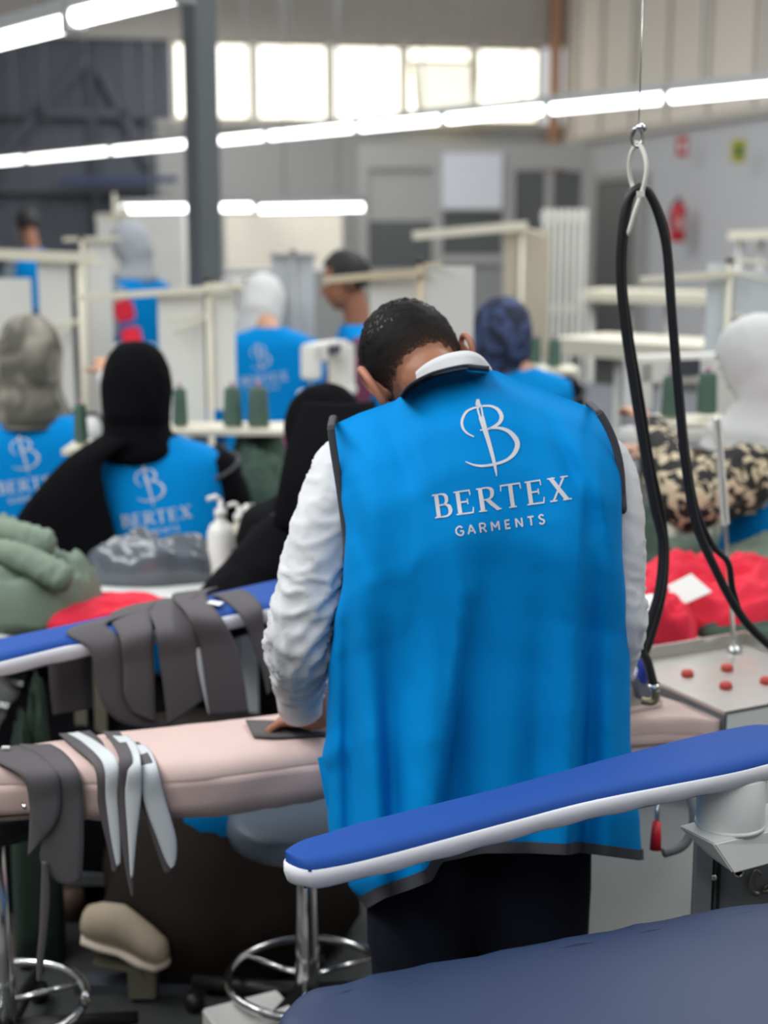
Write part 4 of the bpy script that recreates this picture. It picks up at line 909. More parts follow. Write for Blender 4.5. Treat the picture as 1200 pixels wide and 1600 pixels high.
# ================================================================== PEOPLE AT THE MACHINES
X3 = Vector((1,0,0)); Y3 = Vector((0,1,0)); STDAX = (X3, Y3, Z)
HIJ_BLACK = mat('black_hijab', (12, 12, 15), 0.95, var=0.2, spec=0.1, bump=0.1, bs=30)
def hijab(parent, c, ax, m, s=1.0, seed=1, tail=0.0, shoulder=0.17, full=0.0):
    """headscarf: dome, face opening at the front, gathered at the neck, spreading on the shoulders"""
    r, f, u = ax; c = Vector(c); prof = [(.134,.012),(.128,.04),(.112,.066),(.085,.087),(.045,.101),(0,.106),(-.045,.103),(-.085,.095+.011*full),(-.12,.09+.022*full),(-.155,.10+.028*full),(-.19,.125+min(.03,max(0,shoulder*.93-.125))*full),(-.22,shoulder*.92),(-.25-tail,shoulder)]
    n = 40; rows = cat([(h, q, 0) for h, q in prof], 3); vs = []; hs = []
    for v in rows:
        h, q = v.x, v.y
        k = max(0, min(1, (-0.06-h)/0.12)); ub = u.lerp(Z, k).normalized(); fb = (f - ub*f.dot(ub)).normalized(); rb = fb.cross(ub)
        base = c + u*max(h, -0.06) + ub*min(0, h+0.06)
        for j in range(n):
            a = 2*PI*j/n; w = 1 + 0.05*noise.noise(Vector((math.cos(a)*2.2+seed, math.sin(a)*2.2, h*9))) + 0.04*(1-abs(noise.noise(Vector((math.cos(a)*3+h*12, math.sin(a)*3+seed, h*4))))*2)
            vs.append(base + (rb*(math.cos(a)*q*0.95) + fb*(math.sin(a)*q*1.1 - (0.01 if h > -.1 else 0)))*w*s); hs.append((h, a))
    fs = []
    for q in range(len(rows)-1):
        for j in range(n):
            a = 2*PI*(j+0.5)/n; h = rows[q].x
            if math.sin(a) > 0.66 and -0.085 < h < 0.062: continue
            fs.append((q*n+j, q*n+(j+1) % n, (q+1)*n+(j+1) % n, (q+1)*n+j))
    return solid(mesh('headscarf', vs, fs, m, parent, local=True, recalc=False), 0.006, 0)
def worker(label, loc, rz, scarf=None, hair=False, sleeve=BLACKCL, skin=SKIN2, head=(0,0.13,1.235), look=(0,1,-0.45), sh=(0,0.05,0.99), seated=True, L=None, R=None, skirt=BLACKCL, mark=True, seed=1, tail=0.0, sc=1.0, hipz=0.48, width=1.0, voxel=0.008, vest_low=0.40, shoulder=0.17, upv=(0,0.3,1), sleeve_r=1.0, full=0.0):
    t = thing('person', label, 'person', loc, rz)
    sh = Vector(sh); hd = Vector(head); ax = axes_from(look, upv); hip = Vector((0, 0, hipz))
    L = L or [(-0.25,0.12,0.76),(-0.13,0.38,0.80)]; R = R or [(0.25,0.12,0.76),(0.13,0.38,0.80)]
    sL, sR = sh + Vector((-0.165*width,0,-0.02)), sh + Vector((0.165*width,0,-0.02))
    up_ = (sh-hip).normalized()
    body = head_parts(hd, ax, 0.98) + [('cap', hd-ax[2]*0.06-ax[1]*0.02, sh+Vector((0,0.0,0.03)), 0.05, 0.06), ('cap', sh+Vector((-0.1,0,-0.02)), sh+Vector((0.1,0,-0.02)), 0.06, 0.06), ('cap', sh-up_*0.05, hip+Z*0.1, 0.10, 0.115), ('ell', hip+Z*0.06, (0.16,0.12,0.13))]
    for s_, (e, w) in ((sL, L), (sR, R)):
        e, w = Vector(e), Vector(w); body += [('cap', s_, e, 0.04, 0.03), ('cap', e, w, 0.03, 0.024)]
        body += hand_parts(w, (w-e).normalized()*0.8+Vector((0,0.3,0)), (0,0.2,-1), (1 if s_ is sL else -1, 0.1, 0.1), 0.6, 0.92)
    for x in (-0.1, 0.1):
        if seated: body += [('cap', (x,0.02,hipz), (x*1.2,0.40,hipz+0.02), 0.08, 0.06), ('cap', (x*1.2,0.40,hipz+0.02), (x*1.2,0.42,0.1), 0.052, 0.038), ('cap', (x*1.2,0.42,0.055), (x*1.2,0.55,0.04), 0.04, 0.034)]
        else: body += [('cap', (x,0,hipz), (x,0.01,hipz*0.53), 0.085, 0.06), ('cap', (x,0.01,hipz*0.53), (x,-0.01,0.1), 0.055, 0.038), ('cap', (x,-0.01,0.055), (x,0.12,0.04), 0.04, 0.034)]
    smooth_union('body', body, skin, t, voxel, True, 2); face_features(hd, ax, t, True, 0.98)
    # vest
    hw = 0.2*width; rows = [(vest_low, hw*0.98, 0.15, 0), (0.52, hw*0.95, 0.145, 0), (0.66, hw*0.9, 0.135, 0), (0.8, hw*0.97, 0.135, 0), (0.9, hw*1.0, 0.125, 0)]
    if not seated: rows = [(hipz-0.15, hw*0.98, 0.15, 0), (hipz+0.1, hw*0.9, 0.14, 0), (sh.z-0.2, hw*0.95, 0.135, 0), (sh.z-0.1, hw, 0.125, 0)]
    pl = []
    for z, w, d, _ in rows:
        k = max(0, min(1, (z-hipz)/(sh.z-hipz))); kk = k*k*(3-2*k)*0.6+k*0.4; pl.append((Vector((sh.x*kk, sh.y*kk, z if seated or z < sh.z else z)), w, d))
    zs = sh.z
    pl = [q for q in pl if q[0].z < zs-0.06] + [(sh+Vector((0,0,-0.05)), hw*1.0, 0.115), (sh+Vector((0,0,0.0)), hw*0.97, 0.095), (sh+Vector((0,0.005,0.03)), hw*0.80, 0.08), (sh+Vector((0,0.01,0.05)), hw*0.5, 0.07), (sh+Vector((0,0.015,0.065)), hw*0.32, 0.06)]
    q = cat([(p.x, p.y, p.z, w, d) for p, w, d in pl], 5); vs = []; n = 56
    for (x, y, z, w, d) in q:
        for j in range(n):
            a = 2*PI*j/n; e = 0.8; c_ = math.copysign(abs(math.cos(a))**e, math.cos(a)); s_ = math.copysign(abs(math.sin(a))**e, math.sin(a))
            k = max(0, min(1, (zs-z)/0.45)); rp = 1 + k*(0.035*noise.noise(Vector((math.cos(a)*2.6+seed*3, math.sin(a)*2.6, z*1.5))) + 0.02*math.sin(a*7+seed+z*3))
            vs.append(Vector((x + c_*w*rp, y + s_*d*rp, z)))
    fs = ringfaces(len(q), n, False); vest = mesh('vest', vs, fs, BLUE, t, local=True)
    hemv = [v + Vector((0,0,0)) for v in vs[:n]] + [Vector((v.x, v.y, v.z+0.012)) for v in vs[:n]]
    hemv = [Vector(((v.x-sh.x*0)*1.012, v.y*1.012, v.z)) for v in hemv]; mesh('hem_trim', hemv, ringfaces(2, n, False), TRIM, vest, local=True)
    for s_, (e, w) in ((sL, L), (sR, R)):
        e, w = Vector(e), Vector(w); d = (e-s_).normalized(); ps = cat([s_-d*0.03, s_+d*0.05, e.lerp(s_, 0.3), e, e.lerp(w, 0.5), w], 6); rr_ = cat([0.05*sleeve_r, 0.068*sleeve_r, 0.062*sleeve_r, 0.056*sleeve_r, 0.05*sleeve_r, 0.036], 6)
        tube('sleeve', ps, rr_, sleeve, t, 20, wrinkle(seed+e.x, 0.04, 0.05), True)
        c_ = s_ + d*0.012; a1 = d.cross(Y3).normalized(); a2 = d.cross(a1); ring = [c_ + (a1*math.cos(i/24*2*PI)+a2*math.sin(i/24*2*PI)*0.95)*0.078 for i in range(25)]
        tube('armhole_trim', ring, 0.007, TRIM, vest, 6, None, True)
    # skirt or trousers
    if seated: ps = [(0,-0.04,hipz-0.02),(0,0.1,hipz+0.02),(0,0.3,hipz+0.02),(0,0.42,hipz-0.06),(0,0.46,0.25),(0,0.47,0.06)]; rr_ = [0.15,0.18,0.175,0.17,0.19,0.21]
    else: ps = [(0,0,hipz+0.1),(0,0,hipz),(0,0.01,hipz*0.6),(0,0.01,0.3),(0,0.01,0.06)]; rr_ = [0.15,0.17,0.17,0.18,0.19]
    tube('skirt', cat(ps, 4), cat(rr_, 4), skirt, t, 28, wrinkle(seed*2, 0.05, 0.02), True)
    if scarf: hijab(t, hd, ax, scarf, 1.0, seed, tail, shoulder, full)
    if hair:
        hv = []; nn, nr = 28, 14; r, f, u = ax; keep = []
        for i in range(nr):
            ph = i/(nr-1)*math.radians(125)
            for j in range(nn):
                th = 2*PI*j/nn; d = r*(math.sin(ph)*math.cos(th)) + f*(math.sin(ph)*math.sin(th)) + u*math.cos(ph); k = 1+0.05*noise.noise(d*12)
                hv.append(hd + u*0.026 - f*0.01 + r*(0.086*k*d.dot(r)) + f*(0.102*k*d.dot(f)) + u*(0.108*k*d.dot(u)))
        for i in range(nr-1):
            for j in range(nn):
                th = 2*PI*(j+0.5)/nn; ph = (i+0.5)/(nr-1)*125
                if ph < (125 if math.sin(th) < 0.2 else (85 if math.sin(th) < 0.6 else 58)): keep.append((i*nn+j, i*nn+(j+1) % nn, (i+1)*nn+(j+1) % nn, (i+1)*nn+j))
        mesh('hair', hv, keep, BROW, t, local=True)
    if mark:
        bv = BVHTree.FromPolygons([tuple(v) for v in vs], fs); k_ = 0.0010*mark_scale(mark)
        def place(px, py):
            lx, lz = (px-778)*k_, sh.z-0.07-(py-690)*k_
            h = bv.ray_cast(Vector((lx, sh.y-1.2, lz)), Y3)
            return (h[0] + Vector((0,-0.0025,0))) if h[0] else Vector((lx, sh.y-0.14, lz))
        logo(vest, place, True)
    return t
def mark_scale(m): return 1.0 if m is True else m
def feet(px, py, d): p = P(px, py, d); return (p.x, p.y, 0)
TAUPE = patch_mat('leafy_print_scarf', (84, 82, 74), (160, 154, 142), 9, 0.42, 0.66, dist=0.5)
NAVYP = patch_mat('navy_print_scarf', (26, 34, 58), (62, 78, 118), 22, 0.45, 0.6)
PRINT = patch_mat('black_cream_scroll_print', (28, 26, 26), (206, 190, 158), 24, 0.5, 0.56, dist=1.2)
GREYSC = mat('light_grey_scarf', (176, 180, 184), 0.9, var=0.06); WHITESC = mat('white_scarf', (208, 208, 206), 0.9, var=0.06, bump=0.1, bs=25)
GREYSL = mat('grey_blue_sleeve', (146, 158, 168), 0.9, var=0.06); BROWNSK = mat('dark_brown_skirt', (50, 44, 40), 0.95, var=0.1, spec=0.1)
W1 = worker('seated woman in a black headscarf with the vest emblem across her back', feet(246, 800, 4.3), math.radians(4), HIJ_BLACK, head=(-0.055,0.06,1.225), look=(-0.05,1,-0.3), seed=2, sh=(0.0,0.03,1.02), tail=-0.04, shoulder=0.10, full=0.35, L=[(-0.34,0.05,0.80),(-0.28,0.3,0.80)], mark=0.95)
sv = []                                                          # end of her black scarf falling over the left shoulder
inv1 = PARENT_INV[W1.name].inverted()
shl = [((-0.14,-0.03,1.10),(-0.06,-0.10,1.09)),((-0.24,-0.08,1.04),(-0.14,-0.13,1.03)),((-0.33,-0.11,0.95),(-0.135,-0.15,0.95)),((-0.40,-0.12,0.85),(-0.115,-0.155,0.86)),((-0.44,-0.12,0.70),(-0.09,-0.165,0.72))]
ribbon('scarf_end', [(inv1 @ Vector(a), inv1 @ Vector(b)) for a, b in shl], HIJ_BLACK, W1, 0.012, 6, 9, 0.03)
W2 = worker('seated woman in a grey leaf-print headscarf and blue vest at the left edge', feet(52, 700, 4.75), math.radians(4), TAUPE, head=(-0.01,0.08,1.275), look=(0,1,-0.3), seed=5, sh=(0,0.03,1.04), sleeve=WHITESC, shoulder=0.13, tail=-0.03, full=0.5, R=[(0.30,0.18,0.95),(0.20,0.40,1.18)])
W3 = worker('seated woman in a black headscarf hunched beside the man, mostly hidden behind him', feet(548, 850, 3.75), math.radians(28), HIJ_BLACK, head=(-0.02,0.10,1.155), look=(-0.1,0.8,-0.7), seed=8, sh=(0,-0.02,0.95), skirt=BROWNSK, tail=0.06, L=[(-0.38,-0.08,0.78),(-0.22,0.22,0.78)], shoulder=0.25, full=1.6, mark=False, sleeve_r=1.25)
ribbon('scarf_end', [(P(474,628,3.78), P(585,628,3.78)), (P(452,690,3.68), P(600,690,3.66)), (P(439,750,3.60), P(612,750,3.58)), (P(430,806,3.57), P(615,806,3.55)), (P(432,824,3.57), P(615,822,3.55))], HIJ_BLACK, W3, 0.01, 6, 11, 0.05)
W4 = worker('seated woman in a white headscarf and scroll-print sleeves at the right edge', feet(1205, 850, 4.15), math.radians(52), WHITESC, head=(-0.02,0.06,1.315), look=(0,1,-0.55), seed=11, sh=(0,-0.02,1.05), sleeve=PRINT, L=[(-0.36,0.10,0.97),(-0.20,0.30,1.14)], R=[(0.28,0.16,0.88),(0.12,0.45,1.0)], sleeve_r=1.35, mark=False, tail=0.0, shoulder=0.16, full=0.8)
W5 = worker('seated woman in a navy print headscarf behind the man\'s right shoulder', feet(812, 640, 5.3), math.radians(12), NAVYP, head=(-0.05,0.08,1.305), look=(-0.1,1,-0.3), seed=13, sh=(0,0.0,1.125), mark=0.9, tail=-0.05, shoulder=0.11)
W6 = worker('worker in a white headscarf bent low over a machine in the middle distance', feet(412, 600, 6.6), math.radians(-10), WHITESC, head=(-0.08,0.30,1.33), look=(0,0.8,-0.8), seed=17, sh=(0,0.12,1.17), sleeve=BLUE, shoulder=0.15, tail=0.02, full=0.6, mark=True, upv=(0,0.8,0.6))
W7 = worker('dark-haired worker in a blue vest partly hidden behind a cream thread stand', feet(562, 600, 6.2), math.radians(100), None, True, skin=SKIN, head=(0,0.06,1.46), look=(0,1,-0.25), seed=19, sh=(0,0.0,1.22), mark=False, sleeve=mat('maroon_sleeve', (120, 60, 90), 0.9))
W8 = worker('standing woman in a grey headscarf and blue vest holding red pieces', feet(222, 500, 8.6), math.radians(55), GREYSC, head=(0,0.08,1.57), look=(0,1,-0.6), seed=23, sh=(0,0.0,1.33), seated=False, hipz=0.86, sleeve=GREYSL, mark=False, skirt=GREYSL, shoulder=0.12, tail=-0.04, L=[(-0.22,0.08,1.06),(-0.1,0.34,1.1)], R=[(0.22,0.08,1.06),(0.1,0.34,1.1)])
W9 = worker('dark-haired man in a blue vest far away at the left edge', feet(52, 400, 11.5), math.radians(40), None, True, skin=SKIN, head=(0,0.08,1.66), look=(0,1,-0.4), seed=29, sh=(0,0.0,1.42), seated=False, hipz=0.92, mark=False, sleeve=GREYSL)
# red pieces in the standing woman's hands
for i, (x, y) in enumerate([(194, 486), (206, 528)]):
    o = box('red_garment_piece', P(x, y, 8.25), (0.11, 0.04, 0.12), RED, None, (Vector((0.9,0.3,0.2)).normalized(), Vector((-0.3,0.95,0)).normalized(), Vector((-0.19,-0.06,0.98)).normalized()), 0.015)
    tag(o, ['bright red piece held up by the standing woman', 'lower red piece beside the standing woman'][i], 'garment')
ps_ = P(206, 540, 8.2); o = box('white_pedestal', (ps_.x, 8.2, ps_.z/2), (0.22, 0.3, ps_.z), PLASTIC, None, None, 0.01); tag(o, 'white pedestal box in front of the standing woman', 'box')
# ------------------------------------------------------------------ stools
def stool(loc, seat_z, ring_z, lab, seat_m, r=0.17, ring_r=0.2, below=0.0):
    t = thing('stool', lab, 'stool', loc); c = Vector(loc)
    lathe('seat', c, [(0,seat_z-0.05),(r*0.96,seat_z-0.05),(r,seat_z-0.03),(r*0.97,seat_z-0.005),(r*0.8,seat_z),(0,seat_z)], seat_m, t, 28)
    tube('post', [c+Z*0.08, c+Z*ring_z, c+Z*(seat_z-0.045)], [0.026,0.026,0.018], CHROME, t, 14)
    tube('foot_ring', [c+Vector((math.cos(a/32*2*PI)*ring_r, math.sin(a/32*2*PI)*ring_r, ring_z)) for a in range(33)], 0.010, CHROME, t, 8)
    for k in range(3): a = k*2*PI/3+0.5; tube('spoke', [c+Z*ring_z, c+Vector((math.cos(a)*ring_r, math.sin(a)*ring_r, ring_z))], 0.006, CHROME, t, 6)
    for k in range(5):
        a = k*2*PI/5+0.3; q = c+Vector((math.cos(a)*0.27, math.sin(a)*0.27, 0.055)); f = tube('base_arm', [c+Z*0.09, q+Z*0.015], [0.022,0.014], RUBBER, t, 8)
        lathe('caster', q-Z*0.055, [(0.0,0.0),(0.018,0.0),(0.024,0.02),(0.018,0.04),(0,0.04)], RUBBER, f, 10)
s1 = PZ(480, 1525, 0.13); stool((s1.x, s1.y, 0), 0.50, 0.13, 'round chrome stool with a grey covered seat under the pink table', mat('grey_plastic_wrap', (92, 104, 118), 0.4), 0.165, 0.17)
s2 = PZ(6, 1566, 0.15); stool((s2.x, s2.y, 0), 0.60, 0.15, 'chrome stool foot ring at the bottom left corner', RUBBER, 0.15, 0.165)
for w_, lab in ((W1, 'black stool beneath the woman with the black headscarf and emblem'), (W2, 'stool beneath the woman with the leaf-print headscarf'), (W4, 'stool beneath the woman with scroll-print sleeves'), (W5, 'stool beneath the woman with the navy headscarf')):
    c = w_.location; stool((c.x, c.y, 0), 0.36, 0.16, lab, BLACKCL, 0.16)
# skirt spread, hem and shoe of the hunched woman
sk = P(372, 1380, 3.35)
o = tube('skirt_hem', [(sk.x,sk.y,0.52),(sk.x-0.02,sk.y-0.02,0.36),(sk.x-0.03,sk.y-0.02,0.2),(sk.x-0.02,sk.y-0.02,0.02)], [0.20,0.25,0.27,0.275], BROWNSK, W3, 30, wrinkle(3, 0.05, 0.03))
ball('vest_tail', P(348, 1262, 3.12), (0.10, 0.06, 0.10), STDAX, BLUE, W3)
shc = P(196, 1458, 3.05)
SHOE = mat('beige_suede', (178, 162, 140), 0.9, var=0.06); SOLE = mat('cream_sole', (214, 200, 180), 0.7)
sx_ = Vector((0.93,-0.36,0)).normalized(); sy_ = Vector((0.36,0.93,0)).normalized()
def shoe_loft(name, prof, m, parent):
    vs = []
    for x, w, z0, z1 in prof:
        for j in range(14): a = 2*PI*j/14; vs.append(shc + sx_*x + sy_*(w*math.cos(a)) + Z*((z0+z1)/2+(z1-z0)/2*math.sin(a)))
    return mesh(name, vs, ringfaces(len(prof), 14), m, parent)
shoe = shoe_loft('shoe', [(-0.105,0.012,-0.01,0.02),(-0.095,0.036,-0.025,0.05),(-0.06,0.042,-0.03,0.062),(-0.01,0.038,-0.035,0.066),(0.02,0.036,-0.04,0.05),(0.06,0.040,-0.05,0.022),(0.09,0.036,-0.055,0.0),(0.105,0.012,-0.05,-0.02)], SHOE, W3)
shoe_loft('sole', [(-0.108,0.012,-0.02,-0.005),(-0.095,0.038,-0.04,-0.01),(-0.05,0.043,-0.045,-0.015),(0.0,0.037,-0.05,-0.022),(0.05,0.042,-0.065,-0.035),(0.09,0.038,-0.07,-0.042),(0.108,0.012,-0.06,-0.045)], SOLE, shoe)
OLIVE = mat('olive_grey_metal', (112, 108, 92), 0.6)
pd = thing('treadle_pedal', 'olive grey machine pedal block under the beige shoe', 'pedal', (shc.x+0.03, shc.y+0.02, 0))
box('pedal_block', P(226, 1520, 3.05), (0.062, 0.09, 0.085), OLIVE, pd, None, 0.004); box('pedal_plate', P(205, 1494, 3.08), (0.13, 0.12, 0.014), OLIVE, pd, (sx_, sy_, Z), 0.003)
tube('pedal_rod', [P(229,1550,3.05), P(230,1576,3.03), (P(232,1600,3.0))], 0.008, CHROME, pd, 8); box('foot_bar', (shc.x+0.03, shc.y+0.02, 0.012), (0.3, 0.05, 0.024), STEELDK, pd)
# things lying on the floor below
heap('grey_plastic_bag', P(300,1530,3.3).xy.to_3d(), 0.11, 0.14, 0.10, 0.2, mat('slate_grey_plastic', (104, 108, 112), 0.35, var=0.1), 4, 'slate grey plastic bag slumped on the floor by the stool', 'bag')
o = box('white_carton', (P(390,1592,2.78).x, 2.80, 0.05), (0.17, 0.12, 0.10), PLASTIC, None, ROW, 0.004); tag(o, 'low white carton on the floor at the bottom edge', 'carton')
o = heap('dark_cloth_scrap', (P(388,1578,2.64).x, 2.64, 0.0), 0.02, 0.03, 0.09, 0, STRIP, 9, 'dark grey cloth scrap against the white carton', 'cloth scrap')
# ================================================================== TABLES, MACHINES, THREAD STANDS
TOPW = mat('white_laminate', (226, 227, 224), 0.45, var=0.02, vs=2)
def table(lab, c, la_, lb_, z, ax=ROW, legm=WHITEMET, m=TOPW, leg=True, nm='work_table', casters=False):
    c = Vector((c[0], c[1], 0)); t = thing(nm, lab, 'table', c)
    box('table_top', c+Z*(z-0.018), (la_, lb_, 0.036), m, t, ax, 0.004)
    for i in (-1, 1):
        for j in (-1, 1):
            q = c + ax[0]*(i*(la_/2-0.06)) + ax[1]*(j*(lb_/2-0.06)); g = box('leg', q+Z*((z-0.036+0.06)/2), (0.045, 0.045, z-0.036-0.06), legm, t, ax)
            lathe('caster', q, [(0,0),(0.02,0),(0.028,0.03),(0.02,0.06),(0,0.06)], mat('yellowed_caster', (190, 180, 120), 0.5), g, 12)
    return t
tl = (PZ(0,1000,0.75)+PZ(300,912,0.75))/2
table('white work table at left holding the red cloth and the green pile', (tl.x-0.20, tl.y+0.06), 1.15, 0.52, 0.75)
tr_ = PZ(1120, 900, 0.75); table('white work table at right under the red garments', (tr_.x+0.25, 3.56), 1.1, 0.66, 0.75)
def at_z(px, py, z): return PZ(px, py, z)
# cloth on the left table
q = at_z(165, 965, 0.75); heap('red_cloth', (q.x, q.y, 0.75), 0.19, 0.10, 0.05, TH+0.1, RED, 3, 'flat piece of red cloth on the white table at left', 'cloth', None, 6, 0.3)
for i, (x, y, z, rx, ry, h, rz, sd, lab) in enumerate([(30,965,0.75,0.20,0.15,0.17,0.4,5,'crumpled sage green garment at the foot of the pile at left'),(-10,850,0.80,0.19,0.14,0.20,0.2,6,'sage green garment at the top of the pile at the left edge')]):
    q = at_z(x, y, z) if z < 0.78 else P(x, y+60, 3.55); heap('green_garment', (q.x, q.y, 0.75), rx, ry, h, rz, GREEN, sd, lab, 'garment', 'sage green garments at left', 9, 0.35)
def roll(px0, py0, px1, py1, d, r, m, lab, grp):
    a, b = P(px0, py0, d), P(px1, py1, d-0.04); tag(tube('green_sleeve_roll', cat([a, a.lerp(b,0.35)+Z*0.01, a.lerp(b,0.7)+Z*0.006, b, b+(b-a).normalized()*r*0.5], 8), cat([r*0.9, r, r*1.02, r*0.95, r*0.5], 8), m, None, 20, wrinkle(py0, 0.05, 0.04)), lab, 'garment', grp)
roll(-30, 830, 75, 850, 3.50, 0.030, GREEN, 'rolled sage green sleeve poking out at the top of the left pile', 'sage green garments at left')
roll(-10, 860, 100, 905, 3.44, 0.032, GREEN, 'rolled sage green sleeve poking out at the middle of the left pile', 'sage green garments at left')
bagp = at_z(232, 905, 0.76)
heap('plastic_bag', (bagp.x, bagp.y+0.03, 0.75), 0.17, 0.08, 0.125, 0.08, mat('dark_grey_polythene', (92, 98, 106), 0.22, var=0.25, vs=10, coat=0.4), 7, 'shiny dark grey plastic bag lying on the white table', 'bag', None, 5, 0.17, None, 0.35)
# bottles and a packet
def bottle(px, py, d, s, lab):
    p = P(px, py, d); p.z = 0.75; t = thing('pump_bottle', lab, 'bottle', p)
    lathe('bottle_body', p, [(0,0),(0.032*s,0),(0.034*s,0.01),(0.034*s,0.115*s),(0.026*s,0.135*s),(0.013*s,0.145*s),(0.013*s,0.155*s),(0,0.155*s)], PLASTIC if s > 1 else CREAM, t, 18)
    lathe('pump_collar', p+Z*0.155*s, [(0,0),(0.015*s,0),(0.015*s,0.018*s),(0.006*s,0.02*s),(0.006*s,0.042*s),(0,0.042*s)], PLASTIC, t, 14)
    tube('pump_spout', [p+Z*0.197*s, p+Z*0.205*s+Vector((-0.012*s,0,0)), p+Z*0.198*s+Vector((-0.032*s,0,0))], 0.006*s, PLASTIC, t, 8)
bottle(346, 870, 3.92, 1.12, 'white pump bottle beside the shiny plastic bag'); bottle(374, 870, 4.0, 0.95, 'smaller cream pump bottle next to the white packet')
pk = P(405, 812, 4.05); t = thing('white_packet', 'white packet with a small yellow label behind the bottles', 'packet', (pk.x, pk.y, 0.75))
box('packet_body', (pk.x, pk.y, 0.84), (0.10, 0.05, 0.18), PLASTIC, t, None, 0.008); box('yellow_label', P(395,818,4.02), (0.02, 0.004, 0.016), mat('yellow_print', (226, 206, 40), 0.5), t); box('dark_print', P(392,795,4.02), (0.012,0.004,0.024), mat('brown_print', (110, 90, 70), 0.6), t)
table('white machine table behind the bottles carrying green garments', (P(420,830,4.65).x+0.05, 4.98), 1.3, 0.75, 0.75)
for i, (x, y, d, rx, ry, h, sd, m, lab) in enumerate([(398,745,4.76,0.13,0.10,0.20,31,DGREEN,'dark green garment heap left of the black headscarf'),(405,690,4.86,0.10,0.08,0.26,32,DGREEN,'dark green garment heap below the two thread cones')]):
    q = P(x, y, d); heap('green_garment', (q.x, q.y, 0.75), rx, ry, h, 0.1*i, m, sd, lab, 'garment', 'dark green garments', 9, 0.3)
# cloth on the right table
q = at_z(1105, 965, 0.75); heap('red_garment', (q.x+0.02, q.y+0.03, 0.75), 0.26, 0.19, 0.13, 0.3, RED, 15, 'large crumpled red garment on the white table at right', 'garment', None, 9, 0.35)
q = at_z(1022, 985, 0.75); heap('red_garment', (q.x, q.y-0.02, 0.75), 0.08, 0.14, 0.11, 0.2, RED, 19, 'smaller red garment fold close beside the man\'s right sleeve', 'garment', None, 7, 0.3)
def slip(x0, y0, x1, y1, x2, y2, x3, y3, d, lab):
    vs = [P(x0,y0,d+0.04), P(x1,y1,d+0.05), P(x2,y2,d), P(x3,y3,d-0.01)]; nrm = (vs[1]-vs[0]).cross(vs[3]-vs[0]).normalized()*0.004
    o = mesh('paper_slip', vs+[v+nrm for v in vs], [(0,1,2,3),(4,5,6,7),(0,1,5,4),(1,2,6,5),(2,3,7,6),(3,0,4,7)], PLASTIC, None, False); tag(o, lab, 'paper')
slip(1036,918,1080,896,1112,924,1046,954, 3.32, 'white paper slip lying on the large red garment')
slip(1004,930,1020,928,1026,948,1006,958, 3.22, 'small white slip near the man\'s right elbow')
for x, y, rx, ry, h, sd, m, lab in [(1100,870,0.42,0.12,0.06,41,GREEN,'flat sage green cloth behind the red garment at right'),(1190,905,0.16,0.10,0.11,42,GREEN,'sage green bundle at the right edge above the red garment'),(1175,990,0.16,0.06,0.04,43,DGREEN,'dark green cloth between the red garment and the tray'),]:
    q = at_z(x, y, 0.75); heap('green_garment', (q.x+0.03, q.y, 0.75), rx, ry, h, 0.15, m, sd, lab, 'garment', 'green cloth at right', 6, 0.25)
q = P(1000, 800, 3.9); heap('green_garment', (q.x, q.y, 0.75), 0.09, 0.09, 0.18, 0, DGREEN, 44, 'dark green bundle between the man and the scroll-print sleeve', 'garment', 'green cloth at right')
# thread cones on trays
def cone(px, py, d, w, h, lab, m=THREAD, grp='green thread cones'):
    p = P(px, py, d); k = d/FPX; t = thing('thread_cone', lab, 'thread cone', p, 0, grp)
    lathe('thread', p, [(0,0),(w/2*k,0),(w/2*k*1.02,h*0.06*k),(w/2*k*0.86,h*0.9*k),(w/2*k*0.7,h*0.96*k),(0,h*0.96*k)], m, t, 18)
    lathe('core_tip', p+Z*h*0.96*k, [(0,0),(w*0.13*k,0),(w*0.10*k,h*0.14*k),(0,h*0.14*k)], mat('mauve_core', (176, 120, 150), 0.5) , t, 10)
    lathe('core_base', p-Z*0.004, [(0,0),(w*0.4*k,0),(w*0.4*k,0.004),(0,0.004)], PLASTIC, t, 14)
cone(364, 664, 4.84, 30, 62, 'green thread cone, left of the pair beside the black headscarf'); cone(404, 664, 4.84, 34, 62, 'green thread cone with mauve tip, right of the pair'); cone(282, 664, 4.84, 24, 60, 'green thread cone just right of the black-scarfed head')
cone(127, 690, 4.35, 22, 62, 'olive green thread cone between the two left women'); cone(837, 567, 6.2, 17, 42, 'small green thread cone beside the navy headscarf'); cone(866, 572, 6.2, 22, 44, 'small green thread cone right of its twin behind the vest')
cone(1047, 650, 4.5, 30, 66, 'green thread cone between the hanging cables'); cone(1104, 645, 4.5, 32, 66, 'green thread cone just left of the white headscarf')
def cone_tray(px0, px1, py, d, lab, z0=0.0):
    a, b = P(px0, py, d), P(px1, py, d); t = thing('cone_tray', lab, 'tray', ((a.x+b.x)/2, d, 0))
    box('tray_plate', (a+b)/2-Z*0.012, (b.x-a.x, 0.22, 0.016), CREAM, t); 
    for x in (a.x+0.03, b.x-0.03): tube('tray_leg', [(x, d, z0), (x, d, a.z-0.02)], 0.012, CREAM, t, 8)
cone_tray(255, 445, 664, 4.86, 'cream tray carrying thread cones behind the black-scarfed woman', 0.75); cone_tray(1020, 1135, 652, 4.5, 'cream tray carrying two thread cones at right'); cone_tray(815, 900, 573, 6.2, 'cream tray carrying two small cones in the distance'); cone_tray(108, 150, 692, 4.35, 'small cream tray under the olive cone at left')
